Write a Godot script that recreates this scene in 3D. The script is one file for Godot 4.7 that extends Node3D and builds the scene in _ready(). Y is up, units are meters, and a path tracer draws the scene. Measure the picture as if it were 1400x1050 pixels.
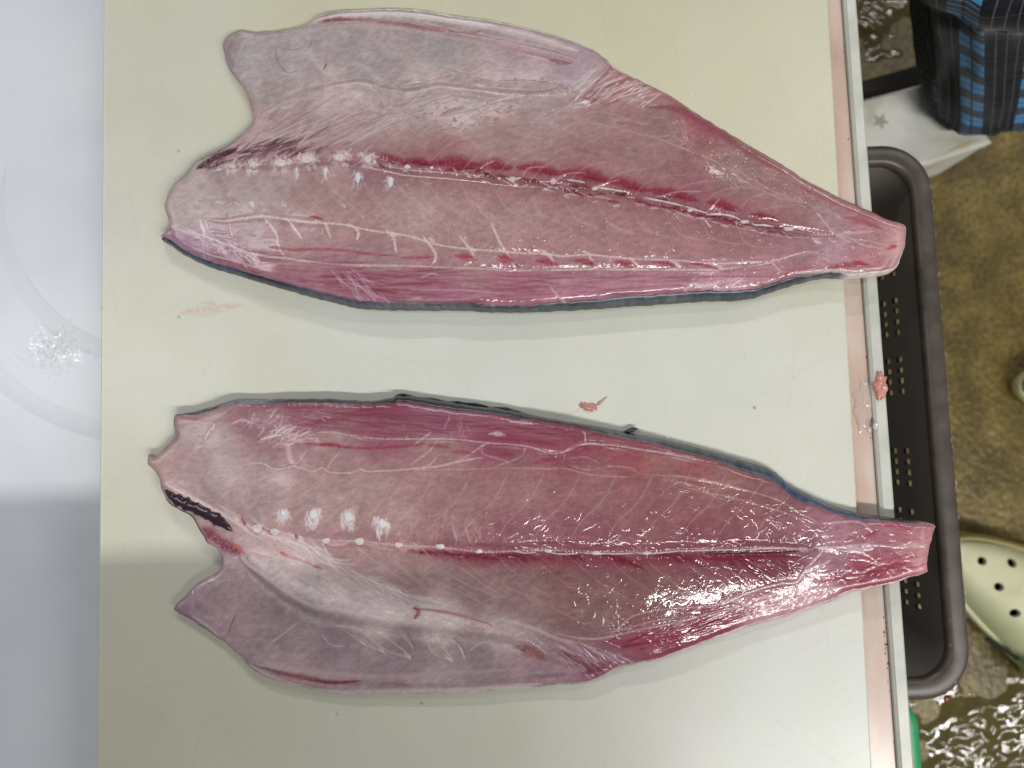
extends Node3D

# ---------------------------------------------------------------- shared state
const CAM := Vector3(0.0, 0.39893951, 0.02910781)
const RIGHT := Vector3(0.99936207, -0.00259885, 0.03561876)
const DOWN := Vector3(-0.03571345, -0.07272309, 0.99671255)
const AHEAD := Vector3(0.0, -0.99734878, -0.07276951)
const FOCAL := 950.0
const FLOOR_Y := -0.33
const TABLE_Y := -0.055

# the working grid of a hand modelled sheet (millimetre heights, colours)
var cell := 0.00042
var gw := 0
var gh := 0
var ox := 0.0
var oz := 0.0
var inside := PackedByteArray()
var edge := PackedFloat32Array()
var hh := PackedFloat32Array()
var cr := PackedFloat32Array()
var cg := PackedFloat32Array()
var cb := PackedFloat32Array()
var wet := PackedFloat32Array()
var rough := PackedFloat32Array()
var region := PackedByteArray()
var mark := PackedFloat32Array()
var noise_a := FastNoiseLite.new()
var noise_b := FastNoiseLite.new()
var noise_c := FastNoiseLite.new()
var rng := RandomNumberGenerator.new()


# ---------------------------------------------------------------- helpers
func at(px: float, py: float, y := 0.0) -> Vector3:      # a traced point on the level y
	var d := RIGHT * ((px - 700.0) / FOCAL) + DOWN * ((py - 525.0) / FOCAL) + AHEAD
	return CAM + d * ((y - CAM.y) / d.y)


func srgb(r: float, g: float, b: float) -> Color:
	return Color(r / 255.0, g / 255.0, b / 255.0)


func plain(c: Color, rough_ := 0.6, metal := 0.0, spec := 0.5) -> StandardMaterial3D:
	var m := StandardMaterial3D.new()
	m.albedo_color = c
	m.roughness = rough_
	m.metallic = metal
	m.metallic_specular = spec
	return m


func noise_of(freq: float, seed_: int, octaves := 3) -> FastNoiseLite:
	var n := FastNoiseLite.new()
	n.noise_type = FastNoiseLite.TYPE_SIMPLEX_SMOOTH
	n.seed = seed_
	n.frequency = freq
	n.fractal_octaves = octaves
	return n


func noise_tex(freq: float, seed_: int, size: int, ramp: Gradient = null, as_normal := false, bump := 4.0) -> NoiseTexture2D:
	var t := NoiseTexture2D.new()
	t.width = size
	t.height = size
	t.seamless = true
	t.noise = noise_of(freq, seed_, 4)
	t.color_ramp = ramp
	t.as_normal_map = as_normal
	t.bump_strength = bump
	return t


func ramp(stops: Array) -> Gradient:
	var g := Gradient.new()
	var o := PackedFloat32Array()
	var c := PackedColorArray()
	for s in stops:
		o.append(s[0])
		c.append(srgb(s[1], s[2], s[3]))
	g.offsets = o
	g.colors = c
	return g


func tag(o: Node3D, label: String, category: String, group := "", kind := "") -> Node3D:
	o.set_meta("label", label)
	if category: o.set_meta("category", category)
	if group: o.set_meta("group", group)
	if kind: o.set_meta("kind", kind)
	return o


func thing(called: String, where := Vector3.ZERO) -> Node3D:
	var o := Node3D.new()
	o.name = called
	o.position = where
	add_child(o, true)
	return o


func put(called: String, mesh: Mesh, mat: Material, parent: Node = self, where := Vector3.ZERO) -> MeshInstance3D:
	var o := MeshInstance3D.new()
	o.name = called
	o.mesh = mesh
	o.material_override = mat
	o.position = where
	parent.add_child(o, true)
	return o


func box_mesh(s: Vector3) -> BoxMesh:
	var b := BoxMesh.new()
	b.size = s
	return b


# a grid of points, rows of equal length, made into one smooth sheet
func sheet(rows: Array, closed := false, uvs: Array = [], cols: Array = []) -> ArrayMesh:
	var st := SurfaceTool.new()
	st.begin(Mesh.PRIMITIVE_TRIANGLES)
	st.set_smooth_group(0)
	var n: int = rows[0].size()
	for j in rows.size():
		for i in n:
			if cols: st.set_color(cols[j][i])
			st.set_uv(uvs[j][i] if uvs else Vector2(float(i) / n, float(j) / rows.size()))
			st.add_vertex(rows[j][i])
	var last := n if closed else n - 1
	for j in rows.size() - 1:
		for i in last:
			var k := (i + 1) % n
			for v in [j * n + i, (j + 1) * n + i, j * n + k, j * n + k, (j + 1) * n + i, (j + 1) * n + k]: st.add_index(v)
	st.generate_normals()
	return st.commit()


# a flat-topped solid over a polygon (x, z), with a small chamfer round the top
func slab(poly: PackedVector2Array, y0: float, y1: float, chamfer := 0.0008, uv_scale := 1.0) -> ArrayMesh:
	var st := SurfaceTool.new()
	st.begin(Mesh.PRIMITIVE_TRIANGLES)
	var inner := PackedVector2Array()
	var n := poly.size()
	var mid := Vector2.ZERO
	for p in poly: mid += p / n
	for i in n:
		var a := (poly[i] - poly[(i + n - 1) % n]).normalized()
		var b := (poly[(i + 1) % n] - poly[i]).normalized()
		var na := Vector2(-a.y, a.x)
		var nb := Vector2(-b.y, b.x)
		var m := (na + nb).normalized()
		var q := poly[i] + m * chamfer / maxf(m.dot(na), 0.3)
		var q2 := poly[i] - m * chamfer / maxf(m.dot(na), 0.3)
		inner.append(q if q.distance_to(mid) < q2.distance_to(mid) else q2)
	st.set_smooth_group(-1)
	var quad := func(a: Vector3, b: Vector3, c: Vector3, d: Vector3):
		for v in [a, b, c, a, c, d]:
			st.set_uv(Vector2(v.x, v.z) * uv_scale)
			st.add_vertex(v)
	for i in n:
		var k := (i + 1) % n
		var a := poly[i]; var b := poly[k]; var c := inner[i]; var d := inner[k]
		quad.call(Vector3(a.x, y0, a.y), Vector3(b.x, y0, b.y), Vector3(b.x, y1 - chamfer, b.y), Vector3(a.x, y1 - chamfer, a.y))
		quad.call(Vector3(a.x, y1 - chamfer, a.y), Vector3(b.x, y1 - chamfer, b.y), Vector3(d.x, y1, d.y), Vector3(c.x, y1, c.y))
	var tri := Geometry2D.triangulate_polygon(inner)
	for t in tri:
		st.set_uv(inner[t] * uv_scale)
		st.add_vertex(Vector3(inner[t].x, y1, inner[t].y))
	st.generate_normals()
	return st.commit()


func smooth_path(pts: PackedVector2Array, step: float, closed := false) -> PackedVector2Array:
	var out_ := PackedVector2Array()
	var n := pts.size()
	if n < 2: return pts
	for i in (n if closed else n - 1):
		var p1 := pts[i]
		var p2 := pts[(i + 1) % n]
		var p0 := pts[(i + n - 1) % n] if closed or i > 0 else p1 * 2.0 - p2
		var p3 := pts[(i + 2) % n] if closed or i < n - 2 else p2 * 2.0 - p1
		var m := maxi(1, int(ceil(p1.distance_to(p2) / step)))
		for k in m:
			out_.append(p1.cubic_interpolate(p2, p0 + (p1 - p0) * 0.0, p3, float(k) / m))
	if not closed: out_.append(pts[n - 1])
	return out_


# ---------------------------------------------------------------- the working grid
func canvas(x0: float, z0: float, x1: float, z1: float, size: float) -> void:
	cell = size
	ox = x0
	oz = z0
	gw = int((x1 - x0) / cell) + 1
	gh = int((z1 - z0) / cell) + 1
	for a in [edge, hh, cr, cg, cb, wet, rough, mark]: pass
	edge.resize(gw * gh); hh.resize(gw * gh); cr.resize(gw * gh); cg.resize(gw * gh); cb.resize(gw * gh)
	wet.resize(gw * gh); rough.resize(gw * gh); mark.resize(gw * gh)
	inside.resize(gw * gh); region.resize(gw * gh)
	edge.fill(0.0); hh.fill(0.0); mark.fill(0.0); inside.fill(0); region.fill(0)


func height_at(c: Vector2) -> float:
	var i := clampi(int(c.x), 0, gw - 1)
	var j := clampi(int(c.y), 0, gh - 1)
	return hh[j * gw + i]


func to_cell(px: float, py: float) -> Vector2:           # traced point -> grid cell, on the surface as modelled so far
	var h := 0.008
	var c := Vector2.ZERO
	for k in 3:
		var p := at(px, py, h)
		c = Vector2((p.x - ox) / cell, (p.z - oz) / cell)
		h = height_at(c) * 0.001
		if h <= 0.0: h = 0.004
	return c


func cells(flat: Array) -> PackedVector2Array:
	var out_ := PackedVector2Array()
	for k in range(0, flat.size(), 2): out_.append(to_cell(flat[k], flat[k + 1]))
	return out_


# low frequency look and thickness from scattered samples: x, y, r, g, b, thickness mm, wetness, roughness
func wash(samples: Array, fade := 0.0, lift := 1.0, thick := 1.0) -> void:
	var step := 8
	var cw := gw / step + 2
	var ch := gh / step + 2
	var a := PackedFloat32Array()
	var b := PackedFloat32Array()
	a.resize(cw * ch * 3)
	b.resize(cw * ch * 3)
	var pts := PackedVector2Array()
	for s in samples:
		var p := at(s[0], s[1], 0.008)
		pts.append(Vector2((p.x - ox) / cell, (p.z - oz) / cell))
	for j in ch:
		for i in cw:
			var q := Vector2(i * step, j * step)
			var sum := 0.0
			var sum_t := 0.0
			var v := [0.0, 0.0, 0.0, 0.0, 0.0, 0.0]
			for k in pts.size():
				var d := q.distance_squared_to(pts[k])
				var w := 1.0 / ((d + 250.0) * (d + 250.0))
				sum += w
				var wt := 1.0 / ((d + 2600.0) * (d + 2600.0))
				sum_t += wt
				var s: Array = samples[k]
				var grey: float = (s[2] + s[3] + s[4]) / 3.0
				v[3] += wt * s[5]
				for m in [0, 1, 2, 4, 5]: v[m] += w * ((lerpf(s[m + 2], grey, fade) * lift) if m < 3 else s[m + 2])
			var o := (j * cw + i) * 3
			for m in 3:
				a[o + m] = v[m] / sum
				b[o + m] = v[m + 3] / (sum_t if m == 0 else sum)
	var ia := Image.create_from_data(cw, ch, false, Image.FORMAT_RGBF, a.to_byte_array())
	var ib := Image.create_from_data(cw, ch, false, Image.FORMAT_RGBF, b.to_byte_array())
	ia.resize(cw * step, ch * step, Image.INTERPOLATE_CUBIC)
	ib.resize(cw * step, ch * step, Image.INTERPOLATE_CUBIC)
	var da := ia.get_data().to_float32_array()
	var db := ib.get_data().to_float32_array()
	var fw := cw * step
	for j in gh:
		for i in gw:
			var n := j * gw + i
			var o := (j * fw + i) * 3
			cr[n] = da[o]; cg[n] = da[o + 1]; cb[n] = da[o + 2]
			hh[n] = db[o] * thick; wet[n] = db[o + 1]; rough[n] = db[o + 2]


func fill_inside(poly: PackedVector2Array) -> void:
	# scan lines, then the distance to the outline in cells
	var n := poly.size()
	for j in gh:
		var xs: Array[float] = []
		var y := float(j)
		for k in n:
			var p := poly[k]
			var q := poly[(k + 1) % n]
			if (p.y <= y) != (q.y <= y): xs.append(p.x + (y - p.y) / (q.y - p.y) * (q.x - p.x))
		xs.sort()
		for k in range(0, xs.size() - 1, 2):
			for i in range(maxi(0, int(ceil(xs[k]))), mini(gw, int(xs[k + 1]) + 1)):
				inside[j * gw + i] = 1
				edge[j * gw + i] = 1e4
	for j in range(1, gh - 1):
		for i in range(1, gw - 1):
			var c := j * gw + i
			if inside[c]: edge[c] = minf(minf(edge[c], minf(edge[c - 1], edge[c - gw]) + 1.0), minf(edge[c - gw - 1], edge[c - gw + 1]) + 1.4142)
	for j in range(gh - 2, 0, -1):
		for i in range(gw - 2, 0, -1):
			var c := j * gw + i
			if inside[c]: edge[c] = minf(minf(edge[c], minf(edge[c + 1], edge[c + gw]) + 1.0), minf(edge[c + gw + 1], edge[c + gw - 1]) + 1.4142)


func soften_edge() -> void:
	for pass_ in 3:
		var e := edge.duplicate()
		for j in range(1, gh - 1):
			for i in range(1, gw - 1):
				var c := j * gw + i
				if inside[c] and e[c] < 18.0: edge[c] = (e[c] * 2.0 + e[c - 1] + e[c + 1] + e[c - gw] + e[c + gw]) / 6.0


func mark_region(id: int, flat: Array) -> void:
	var poly := smooth_path(cells(flat), 6.0, true)
	var lo := Vector2(1e9, 1e9)
	var hi := Vector2(-1e9, -1e9)
	for p in poly:
		lo = lo.min(p)
		hi = hi.max(p)
	for j in range(maxi(0, int(lo.y)), mini(gh, int(hi.y) + 1)):
		for i in range(maxi(0, int(lo.x)), mini(gw, int(hi.x) + 1)):
			if region[j * gw + i] == 0 and Geometry2D.is_point_in_polygon(Vector2(i, j), poly): region[j * gw + i] = id


# one soft stroke: colour and relief along a path of cells
func brush(path: PackedVector2Array, w: float, col: Array, alpha: float, rise := 0.0, soft := 0.7, taper := 0.25, rag := 0.35, gloss := -1.0) -> void:
	var n := path.size()
	if n < 2: return
	var touched := PackedInt32Array()
	for k in n:
		var t := float(k) / (n - 1)
		var f := 1.0
		if taper > 0.0: f = minf(1.0, minf(t, 1.0 - t) / taper)
		var p := path[k]
		var r := maxf(w * 0.5 * sqrt(maxf(f, 0.03)) * (1.0 + rag * noise_b.get_noise_2d(p.x * 3.0, p.y * 3.0)), 0.35)
		var span := int(r + 1.5)
		for j in range(int(p.y) - span, int(p.y) + span + 2):
			if j < 0 or j >= gh: continue
			for i in range(int(p.x) - span, int(p.x) + span + 2):
				if i < 0 or i >= gw: continue
				var d := Vector2(i, j).distance_to(p)
				if d > r + 0.7: continue
				var m := clampf((r + 0.7 - d) / maxf((r + 0.7) * soft, 0.7), 0.0, 1.0) * minf(1.0, r / 0.6)
				var c := j * gw + i
				if m > mark[c]:
					if mark[c] == 0.0: touched.append(c)
					mark[c] = m
	var paints := col.size() == 3
	for c in touched:
		var m := mark[c]
		m = m * m * (3.0 - 2.0 * m)
		mark[c] = 0.0
		if paints:
			var a := alpha * m
			if rag > 0.0: a *= clampf(1.0 - rag + rag * 1.6 * (0.5 + noise_c.get_noise_2d(c % gw, c / gw)), 0.0, 1.15)
			a = minf(a, 1.0)
			cr[c] += (col[0] - cr[c]) * a
			cg[c] += (col[1] - cg[c]) * a
			cb[c] += (col[2] - cb[c]) * a
		if inside[c]: hh[c] += rise * m
		if gloss >= 0.0: rough[c] += (gloss - rough[c]) * m


func line(flat: Array, w: float, col: Array, alpha := 0.8, rise := 0.0, soft := 0.7, taper := 0.15, rag := 0.35) -> void:
	var p := cells(flat)
	for k in p.size(): p[k] += Vector2(noise_b.get_noise_2d(p[k].x * 9.0, 7.0), noise_b.get_noise_2d(p[k].y * 9.0, 91.0)) * 0.8
	brush(smooth_path(p, maxf(0.7, w * 0.2)), w * (0.8 if w < 3.5 and col else 1.0), col, alpha, rise * (0.4 if col and rise > 0.0 else 1.0), soft, taper, rag)


func shine(flat: Array, w: float, rise: float) -> void:      # a wet ridge
	brush(smooth_path(cells(flat), 0.7), w, [], 0.0, rise, 0.9, 0.2, 0.5, 0.07)


func lens(x: float, y: float, l: float, w: float, deg: float, col: Array, alpha := 0.8, rise := 0.0, soft := 0.7) -> void:
	var d := Vector2.from_angle(deg_to_rad(deg)) * l * 0.5
	line([x - d.x, y - d.y, x, y - l * 0.04, x + d.x, y + d.y], w, col, alpha, rise, soft, 0.5, 0.45)


func spot_in(poly: PackedVector2Array) -> Vector2:
	var lo := Vector2(1e9, 1e9)
	var hi := Vector2(-1e9, -1e9)
	for p in poly:
		lo = lo.min(p)
		hi = hi.max(p)
	for k in 60:
		var q := Vector2(rng.randf_range(lo.x, hi.x), rng.randf_range(lo.y, hi.y))
		if Geometry2D.is_point_in_polygon(q, poly): return q
	return (lo + hi) * 0.5


# many short bent strokes inside an area: muscle fibres, tissue shreds, film wrinkles
func strands(flat: Array, count: int, deg: float, spread: float, l0: float, l1: float, w: float, col: Array, alpha: float, rise := 0.0, bend := 0.3) -> void:
	var poly := cells(flat)
	for k in count:
		var p := spot_in(poly)
		var a := deg_to_rad(deg + rng.randfn() * spread)
		var l := rng.randf_range(l0, l1)
		var turn := rng.randfn() * bend / 6.0
		var path := PackedVector2Array([p])
		for s in 6:
			p += Vector2.from_angle(a) * l / 6.0
			a += turn + rng.randfn() * bend * 0.12
			path.append(p)
		var tone := []
		if col: 
			var v := rng.randf_range(-10.0, 10.0)
			tone = [col[0] + v, col[1] + v, col[2] + v]
		brush(smooth_path(path, 0.8), w * rng.randf_range(0.6, 1.4), tone, alpha * rng.randf_range(0.4, 1.0), (rise * 0.5 if col else rise) * rng.randf_range(0.4, 1.3), 0.8, 0.3, 0.3)


func weather(tone: float, fibre: float, angle: float) -> void:
	# grain, mottling and fibre in colour; lumps and film wrinkles in relief
	var grain := noise_of(0.30, 11, 2)
	var mottle := noise_of(0.022, 12, 4)
	var lump := noise_of(0.02, 13, 3)
	var film := noise_of(0.2, 14, 2)
	var patch := noise_of(0.016, 16, 2)
	var blotch := noise_of(0.085, 17, 2)
	var veil := noise_of(0.05, 18, 3)
	var fib := noise_of(0.13, 15, 3)
	var ca := cos(angle)
	var sa := sin(angle)
	for j in gh:
		for i in gw:
			var c := j * gw + i
			if not inside[c]: continue
			var g := grain.get_noise_2d(i, j)
			var m := mottle.get_noise_2d(i, j)
			var f := fib.get_noise_2d((i * ca + j * sa) * 0.16, (j * ca - i * sa) * 1.3)
			var bl := blotch.get_noise_2d(i * 0.8 + j * 0.5, j * 1.3)
			var vl := maxf(0.0, veil.get_noise_2d(i * ca * 0.5 + j * 0.9, j * 0.8 - i * 0.35) - 0.12)
			var k := 1.0 + tone * (0.065 * g + 0.09 * m + 0.05 * bl + 0.10 * vl + 0.02 * rng.randfn()) + fibre * 0.10 * f * clampf(1.6 - rough[c] * 4.0, 0.0, 1.0)
			cr[c] *= k
			cg[c] *= k - 0.012 * m + 0.04 * bl + 0.06 * vl
			cb[c] *= k - 0.006 * m + 0.035 * bl + 0.06 * vl
			var e := film.get_noise_2d(i + 9.0 * m, j * 1.5)
			var ridge := 1.0 - absf(e) * 2.6
			ridge = maxf(ridge, 0.0)
			var pw := clampf(0.55 + 1.6 * patch.get_noise_2d(i, j), 0.0, 1.4)
			hh[c] += 0.16 * lump.get_noise_2d(i, j) + 0.022 * g * clampf(wet[c] + 0.3, 0.4, 1.0) + 0.03 * f * fibre + wet[c] * pw * (0.05 * ridge * ridge + 0.03 * e)


# the finished grid as meshes, one for each region, in the frame of `root`
func commit_regions(root: Node3D, names: Array, mats: Array) -> void:
	var cols := PackedColorArray()
	var vert := PackedVector3Array()
	var norm := PackedVector3Array()
	var slot := PackedInt32Array()
	slot.resize(gw * gh)
	var k := 0.001 / (2.0 * cell)
	for id in names.size():
		slot.fill(-1)
		vert = PackedVector3Array()
		norm = PackedVector3Array()
		cols = PackedColorArray()
		var uv := PackedVector2Array()
		var index := PackedInt32Array()
		for j in range(1, gh - 2):
			for i in range(1, gw - 2):
				var c := j * gw + i
				if region[c] != id or not (inside[c] and inside[c + 1] and inside[c + gw] and inside[c + gw + 1]): continue
				for q in [c, c + 1, c + gw, c + gw + 1]:
					if slot[q] < 0:
						slot[q] = vert.size()
						var qi: int = q % gw
						var qj: int = q / gw
						vert.append(Vector3(ox + qi * cell - root.position.x, hh[q] * 0.001, oz + qj * cell - root.position.z))
						var l: int = q - 1 if inside[q - 1] else q
						var r: int = q + 1 if inside[q + 1] else q
						var u: int = q - gw if inside[q - gw] else q
						var d: int = q + gw if inside[q + gw] else q
						norm.append(Vector3((hh[l] - hh[r]) * k, 1.0, (hh[u] - hh[d]) * k).normalized())
						var mean := (cr[q] + cg[q] + cb[q]) / 3.0
						cols.append(srgb(clampf(lerpf(cr[q], mean, 0.09), 0, 255), clampf(lerpf(cg[q], mean, 0.09), 0, 255), clampf(lerpf(maxf(cb[q], lerpf(cb[q], cg[q], 0.9)), mean, 0.09), 0, 255)).srgb_to_linear())
						uv.append(Vector2(float(qi) / gw, float(qj) / gh))
				index.append_array([slot[c], slot[c + 1], slot[c + gw], slot[c + 1], slot[c + gw + 1], slot[c + gw]])
		if index.is_empty(): continue
		var arrays := []
		arrays.resize(Mesh.ARRAY_MAX)
		arrays[Mesh.ARRAY_VERTEX] = vert
		arrays[Mesh.ARRAY_NORMAL] = norm
		arrays[Mesh.ARRAY_COLOR] = cols
		arrays[Mesh.ARRAY_TEX_UV] = uv
		arrays[Mesh.ARRAY_INDEX] = index
		var mesh := ArrayMesh.new()
		mesh.add_surface_from_arrays(Mesh.PRIMITIVE_TRIANGLES, arrays)
		put(names[id], mesh, mats[id], root)


func rough_texture() -> ImageTexture:
	var bytes := PackedByteArray()
	bytes.resize(gw * gh)
	for c in gw * gh: bytes[c] = clampi(int((rough[c] * 1.05 - 0.07) * 255.0), 20, 255)
	return ImageTexture.create_from_image(Image.create_from_data(gw, gh, false, Image.FORMAT_L8, bytes))


func flesh_material() -> StandardMaterial3D:
	var m := plain(Color.WHITE, 1.0, 0.0, 0.5)
	m.vertex_color_use_as_albedo = true
	m.roughness_texture = rough_texture()
	m.roughness_texture_channel = BaseMaterial3D.TEXTURE_CHANNEL_RED
	m.subsurf_scatter_enabled = true
	m.subsurf_scatter_strength = 0.08
	return m


# a domed scrap lying on the surface: ring of points in cells
func dome(root: Node3D, called: String, flat: Array, rise: float, mat: Material) -> MeshInstance3D:
	var ring := smooth_path(cells(flat), 2.2, true)
	var mid := Vector2.ZERO
	for p in ring: mid += p / ring.size()
	var rows := []
	for f in [[1.0, -0.25], [0.98, 0.25], [0.85, 0.62], [0.6, 0.9], [0.3, 1.0], [0.02, 1.0]]:
		var row := []
		for p in ring:
			var q: Vector2 = mid + (p - mid) * f[0]
			row.append(Vector3(ox + q.x * cell - root.position.x, (height_at(q) + rise * (f[1] + 0.2 * noise_b.get_noise_2d(q.x * 4.0, q.y * 4.0))) * 0.001, oz + q.y * cell - root.position.z))
		rows.append(row)
	return put(called, sheet(rows, true), mat, root)


# a tapering cord lying on the surface
func cord(root: Node3D, called: String, flat: Array, w: float, rise: float, mat: Material, lift := 0.0) -> MeshInstance3D:
	var path := smooth_path(cells(flat), 1.8)
	var rows := []
	var n := path.size()
	for k in n:
		var t := float(k) / (n - 1)
		var dir := (path[mini(k + 1, n - 1)] - path[maxi(k - 1, 0)]).normalized()
		var side := Vector2(-dir.y, dir.x)
		var r := w * 0.5 * sqrt(clampf(minf(t, 1.0 - t) / 0.2, 0.02, 1.0)) * (1.0 + 0.6 * noise_b.get_noise_2d(path[k].x * 2.2, path[k].y * 2.2))
		var row := []
		for f in [[-1.0, -0.3], [-0.92, 0.2], [-0.55, 0.8], [0.0, 1.0], [0.55, 0.8], [0.92, 0.2], [1.0, -0.3]]:
			var q: Vector2 = path[k] + side * r * f[0]
			row.append(Vector3(ox + q.x * cell - root.position.x, (height_at(path[k] + side * r * f[0] * 0.9) + lift + rise * minf(1.0, r / (w * 0.4)) * (f[1] + 0.25 * noise_b.get_noise_2d(q.x * 1.2, q.y * 1.2))) * 0.001, oz + q.y * cell - root.position.z))
		rows.append(row)
	return put(called, sheet(rows), mat, root)


# the skin under a fillet: rolls out from under the flesh to the traced outline and tucks in to the board
func skin(root: Node3D, outline: PackedVector2Array, bulge: PackedFloat32Array, tint: PackedColorArray, mat: Material) -> void:
	var n := outline.size()
	var rows := []
	var cols := []
	var inner := PackedVector2Array()
	var tall := PackedFloat32Array()
	var outw := PackedVector2Array()
	for k in n:
		var d := (outline[(k + 3) % n] - outline[(k + n - 3) % n]).normalized()
		outw.append(Vector2(d.y, -d.x))
		inner.append(outline[k] - outw[k] * bulge[k])
		var h := height_at(inner[k] - outw[k] * 7.0)
		tall.append(h if h > 0.5 else 3.0)
	for pass_ in 4:
		var t2 := tall.duplicate()
		for k in n: tall[k] = (t2[(k + n - 1) % n] + t2[k] + t2[(k + 1) % n]) / 3.0
	for f in [[-6.0, 0.0, 0.80], [-1.6, 0.0, 0.87], [0.6, 0.15, 0.82], [0.3, 0.6, 0.66], [0.0, 0.9, 0.44], [0.0, 1.0, 0.30], [-2.5, 0.7, 0.14], [-7.0, 0.0, 0.03], [-18.0, 0.0, 0.0]]:
		var row := []
		var tone := []
		for k in n:
			var wob := 0.45 * noise_b.get_noise_2d(k * 3.1, f[2] * 60.0)
			var q: Vector2 = inner[k] + outw[k] * (f[0] + bulge[k] * f[1] + (wob * 1.4 if f[1] > 0.1 else 0.0))
			row.append(Vector3(ox + q.x * cell - root.position.x, maxf(0.15, tall[k] * f[2]) * 0.001, oz + q.y * cell - root.position.z))
			var pale := smoothstep(0.45, 0.65, tint[k].r)
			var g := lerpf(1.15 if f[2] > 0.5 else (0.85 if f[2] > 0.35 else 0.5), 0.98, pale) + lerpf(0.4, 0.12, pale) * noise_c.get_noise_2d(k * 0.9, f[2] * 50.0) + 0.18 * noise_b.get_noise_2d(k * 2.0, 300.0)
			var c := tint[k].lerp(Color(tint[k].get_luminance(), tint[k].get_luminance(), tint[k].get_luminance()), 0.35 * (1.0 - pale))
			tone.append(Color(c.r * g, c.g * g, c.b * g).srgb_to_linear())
		rows.append(row)
		cols.append(tone)
	put("skin", sheet(rows, true, [], cols), mat, root)


# outline and rim samples -> outline, inset polygon for the flesh
func body(flat: Array, rim: Array, mirror: bool) -> Array:
	var raw := PackedVector2Array()
	for k in range(0, flat.size(), 2):
		var p := at(flat[k], flat[k + 1], 0.004)
		raw.append(Vector2((p.x - ox) / cell, (p.z - oz) / cell))
	var outline := smooth_path(raw, 2.2, true)
	if Geometry2D.is_polygon_clockwise(outline) == mirror: outline.reverse()
	for k in outline.size():
		outline[k] += Vector2(noise_b.get_noise_2d(k * 4.0, 0.0), noise_b.get_noise_2d(k * 4.0, 50.0)) * 1.1
	var spots := PackedVector2Array()
	for r in rim:
		var p := at(r[0], r[1], 0.004)
		spots.append(Vector2((p.x - ox) / cell, (p.z - oz) / cell))
	var bulge := PackedFloat32Array()
	var tint := PackedColorArray()
	for o in outline:
		var sum := 0.0
		var b := 0.0
		var c := Vector3.ZERO
		for k in spots.size():
			var w := 1.0 / pow(o.distance_squared_to(spots[k]) + 60.0, 2.0)
			sum += w
			b += w * rim[k][2]
			c += w * Vector3(rim[k][3], rim[k][4], rim[k][5])
		bulge.append(b / sum)
		c /= sum
		tint.append(srgb(c.x, c.y, c.z))
	var inner := PackedVector2Array()
	var n := outline.size()
	for k in n:
		var d := (outline[(k + 3) % n] - outline[(k + n - 3) % n]).normalized()
		inner.append(outline[k] - Vector2(d.y, -d.x) * bulge[k])
	return [outline, inner, bulge, tint]


func round_edges(r: float) -> void:
	for c in gw * gh:
		if inside[c]:
			var t := 1.0 - minf(edge[c] / r, 1.0)
			hh[c] *= 0.72 + 0.28 * sqrt(1.0 - t * t)
		else:
			hh[c] = 0.0


# ---------------------------------------------------------------- the scene
func _ready() -> void:
	var cam := Camera3D.new()
	cam.name = "camera"
	var lens_ := CameraAttributesPhysical.new()
	lens_.frustum_focal_length = 12.0 / (525.0 / FOCAL)
	lens_.frustum_focus_distance = 0.39
	lens_.exposure_aperture = 4.8
	lens_.frustum_near = 0.02
	lens_.frustum_far = 60.0
	cam.attributes = lens_
	add_child(cam)
	cam.near = 0.02
	cam.far = 60.0
	cam.transform = Transform3D(Basis(RIGHT, -DOWN, -AHEAD), CAM)
	cam.current = true

	var we := WorldEnvironment.new()
	we.name = "surroundings"
	var env := Environment.new()
	env.background_mode = Environment.BG_COLOR
	env.background_color = Color(0.37, 0.375, 0.375)
	env.background_energy_multiplier = 1.0
	env.tonemap_mode = Environment.TONE_MAPPER_LINEAR
	env.tonemap_exposure = 1.14
	env.sdfgi_enabled = true
	env.ssao_enabled = true
	env.ssil_enabled = true
	we.environment = env
	add_child(we)

	noise_b.noise_type = FastNoiseLite.TYPE_SIMPLEX_SMOOTH
	noise_b.seed = 5
	noise_b.frequency = 0.03
	noise_c.noise_type = FastNoiseLite.TYPE_SIMPLEX_SMOOTH
	noise_c.seed = 6
	noise_c.frequency = 0.22
	rng.seed = 4242

	lamps()
	floor_and_table()
	cutting_board()
	basket()
	background()
	upper_fillet()
	lower_fillet()
	small_bits()


func lamp(where: Vector3, length: float, energy: float, tint: Color, label: String) -> void:
	var root := thing("fluorescent_lamp", where)
	var glow := plain(Color(0.9, 0.9, 0.9), 0.4)
	glow.emission_enabled = true
	glow.emission = tint
	glow.emission_energy_multiplier = 1.5
	var tube := CylinderMesh.new()
	tube.top_radius = 0.016
	tube.bottom_radius = 0.016
	tube.height = length
	var t := put("tube", tube, glow, root, Vector3(0, 0.02, 0))
	t.rotation.z = PI / 2
	var white := plain(Color(0.85, 0.85, 0.83), 0.4)
	put("housing", box_mesh(Vector3(length + 0.06, 0.05, 0.09)), white, root, Vector3(0, 0.075, 0))
	for s in [-1, 1]: put("end_cap", box_mesh(Vector3(0.025, 0.045, 0.05)), white, root, Vector3(s * (length * 0.5 + 0.015), 0.027, 0))
	var l := AreaLight3D.new()
	l.name = "lamp_light"
	l.area_size = Vector2(length, 0.036)
	l.area_normalize_energy = true
	l.light_energy = energy
	l.light_color = tint
	l.shadow_enabled = true
	l.area_range = 8.0
	l.rotation.x = -PI / 2
	root.add_child(l)
	tag(root, label, "lamp", "fluorescent lamps over the fish table")


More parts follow.
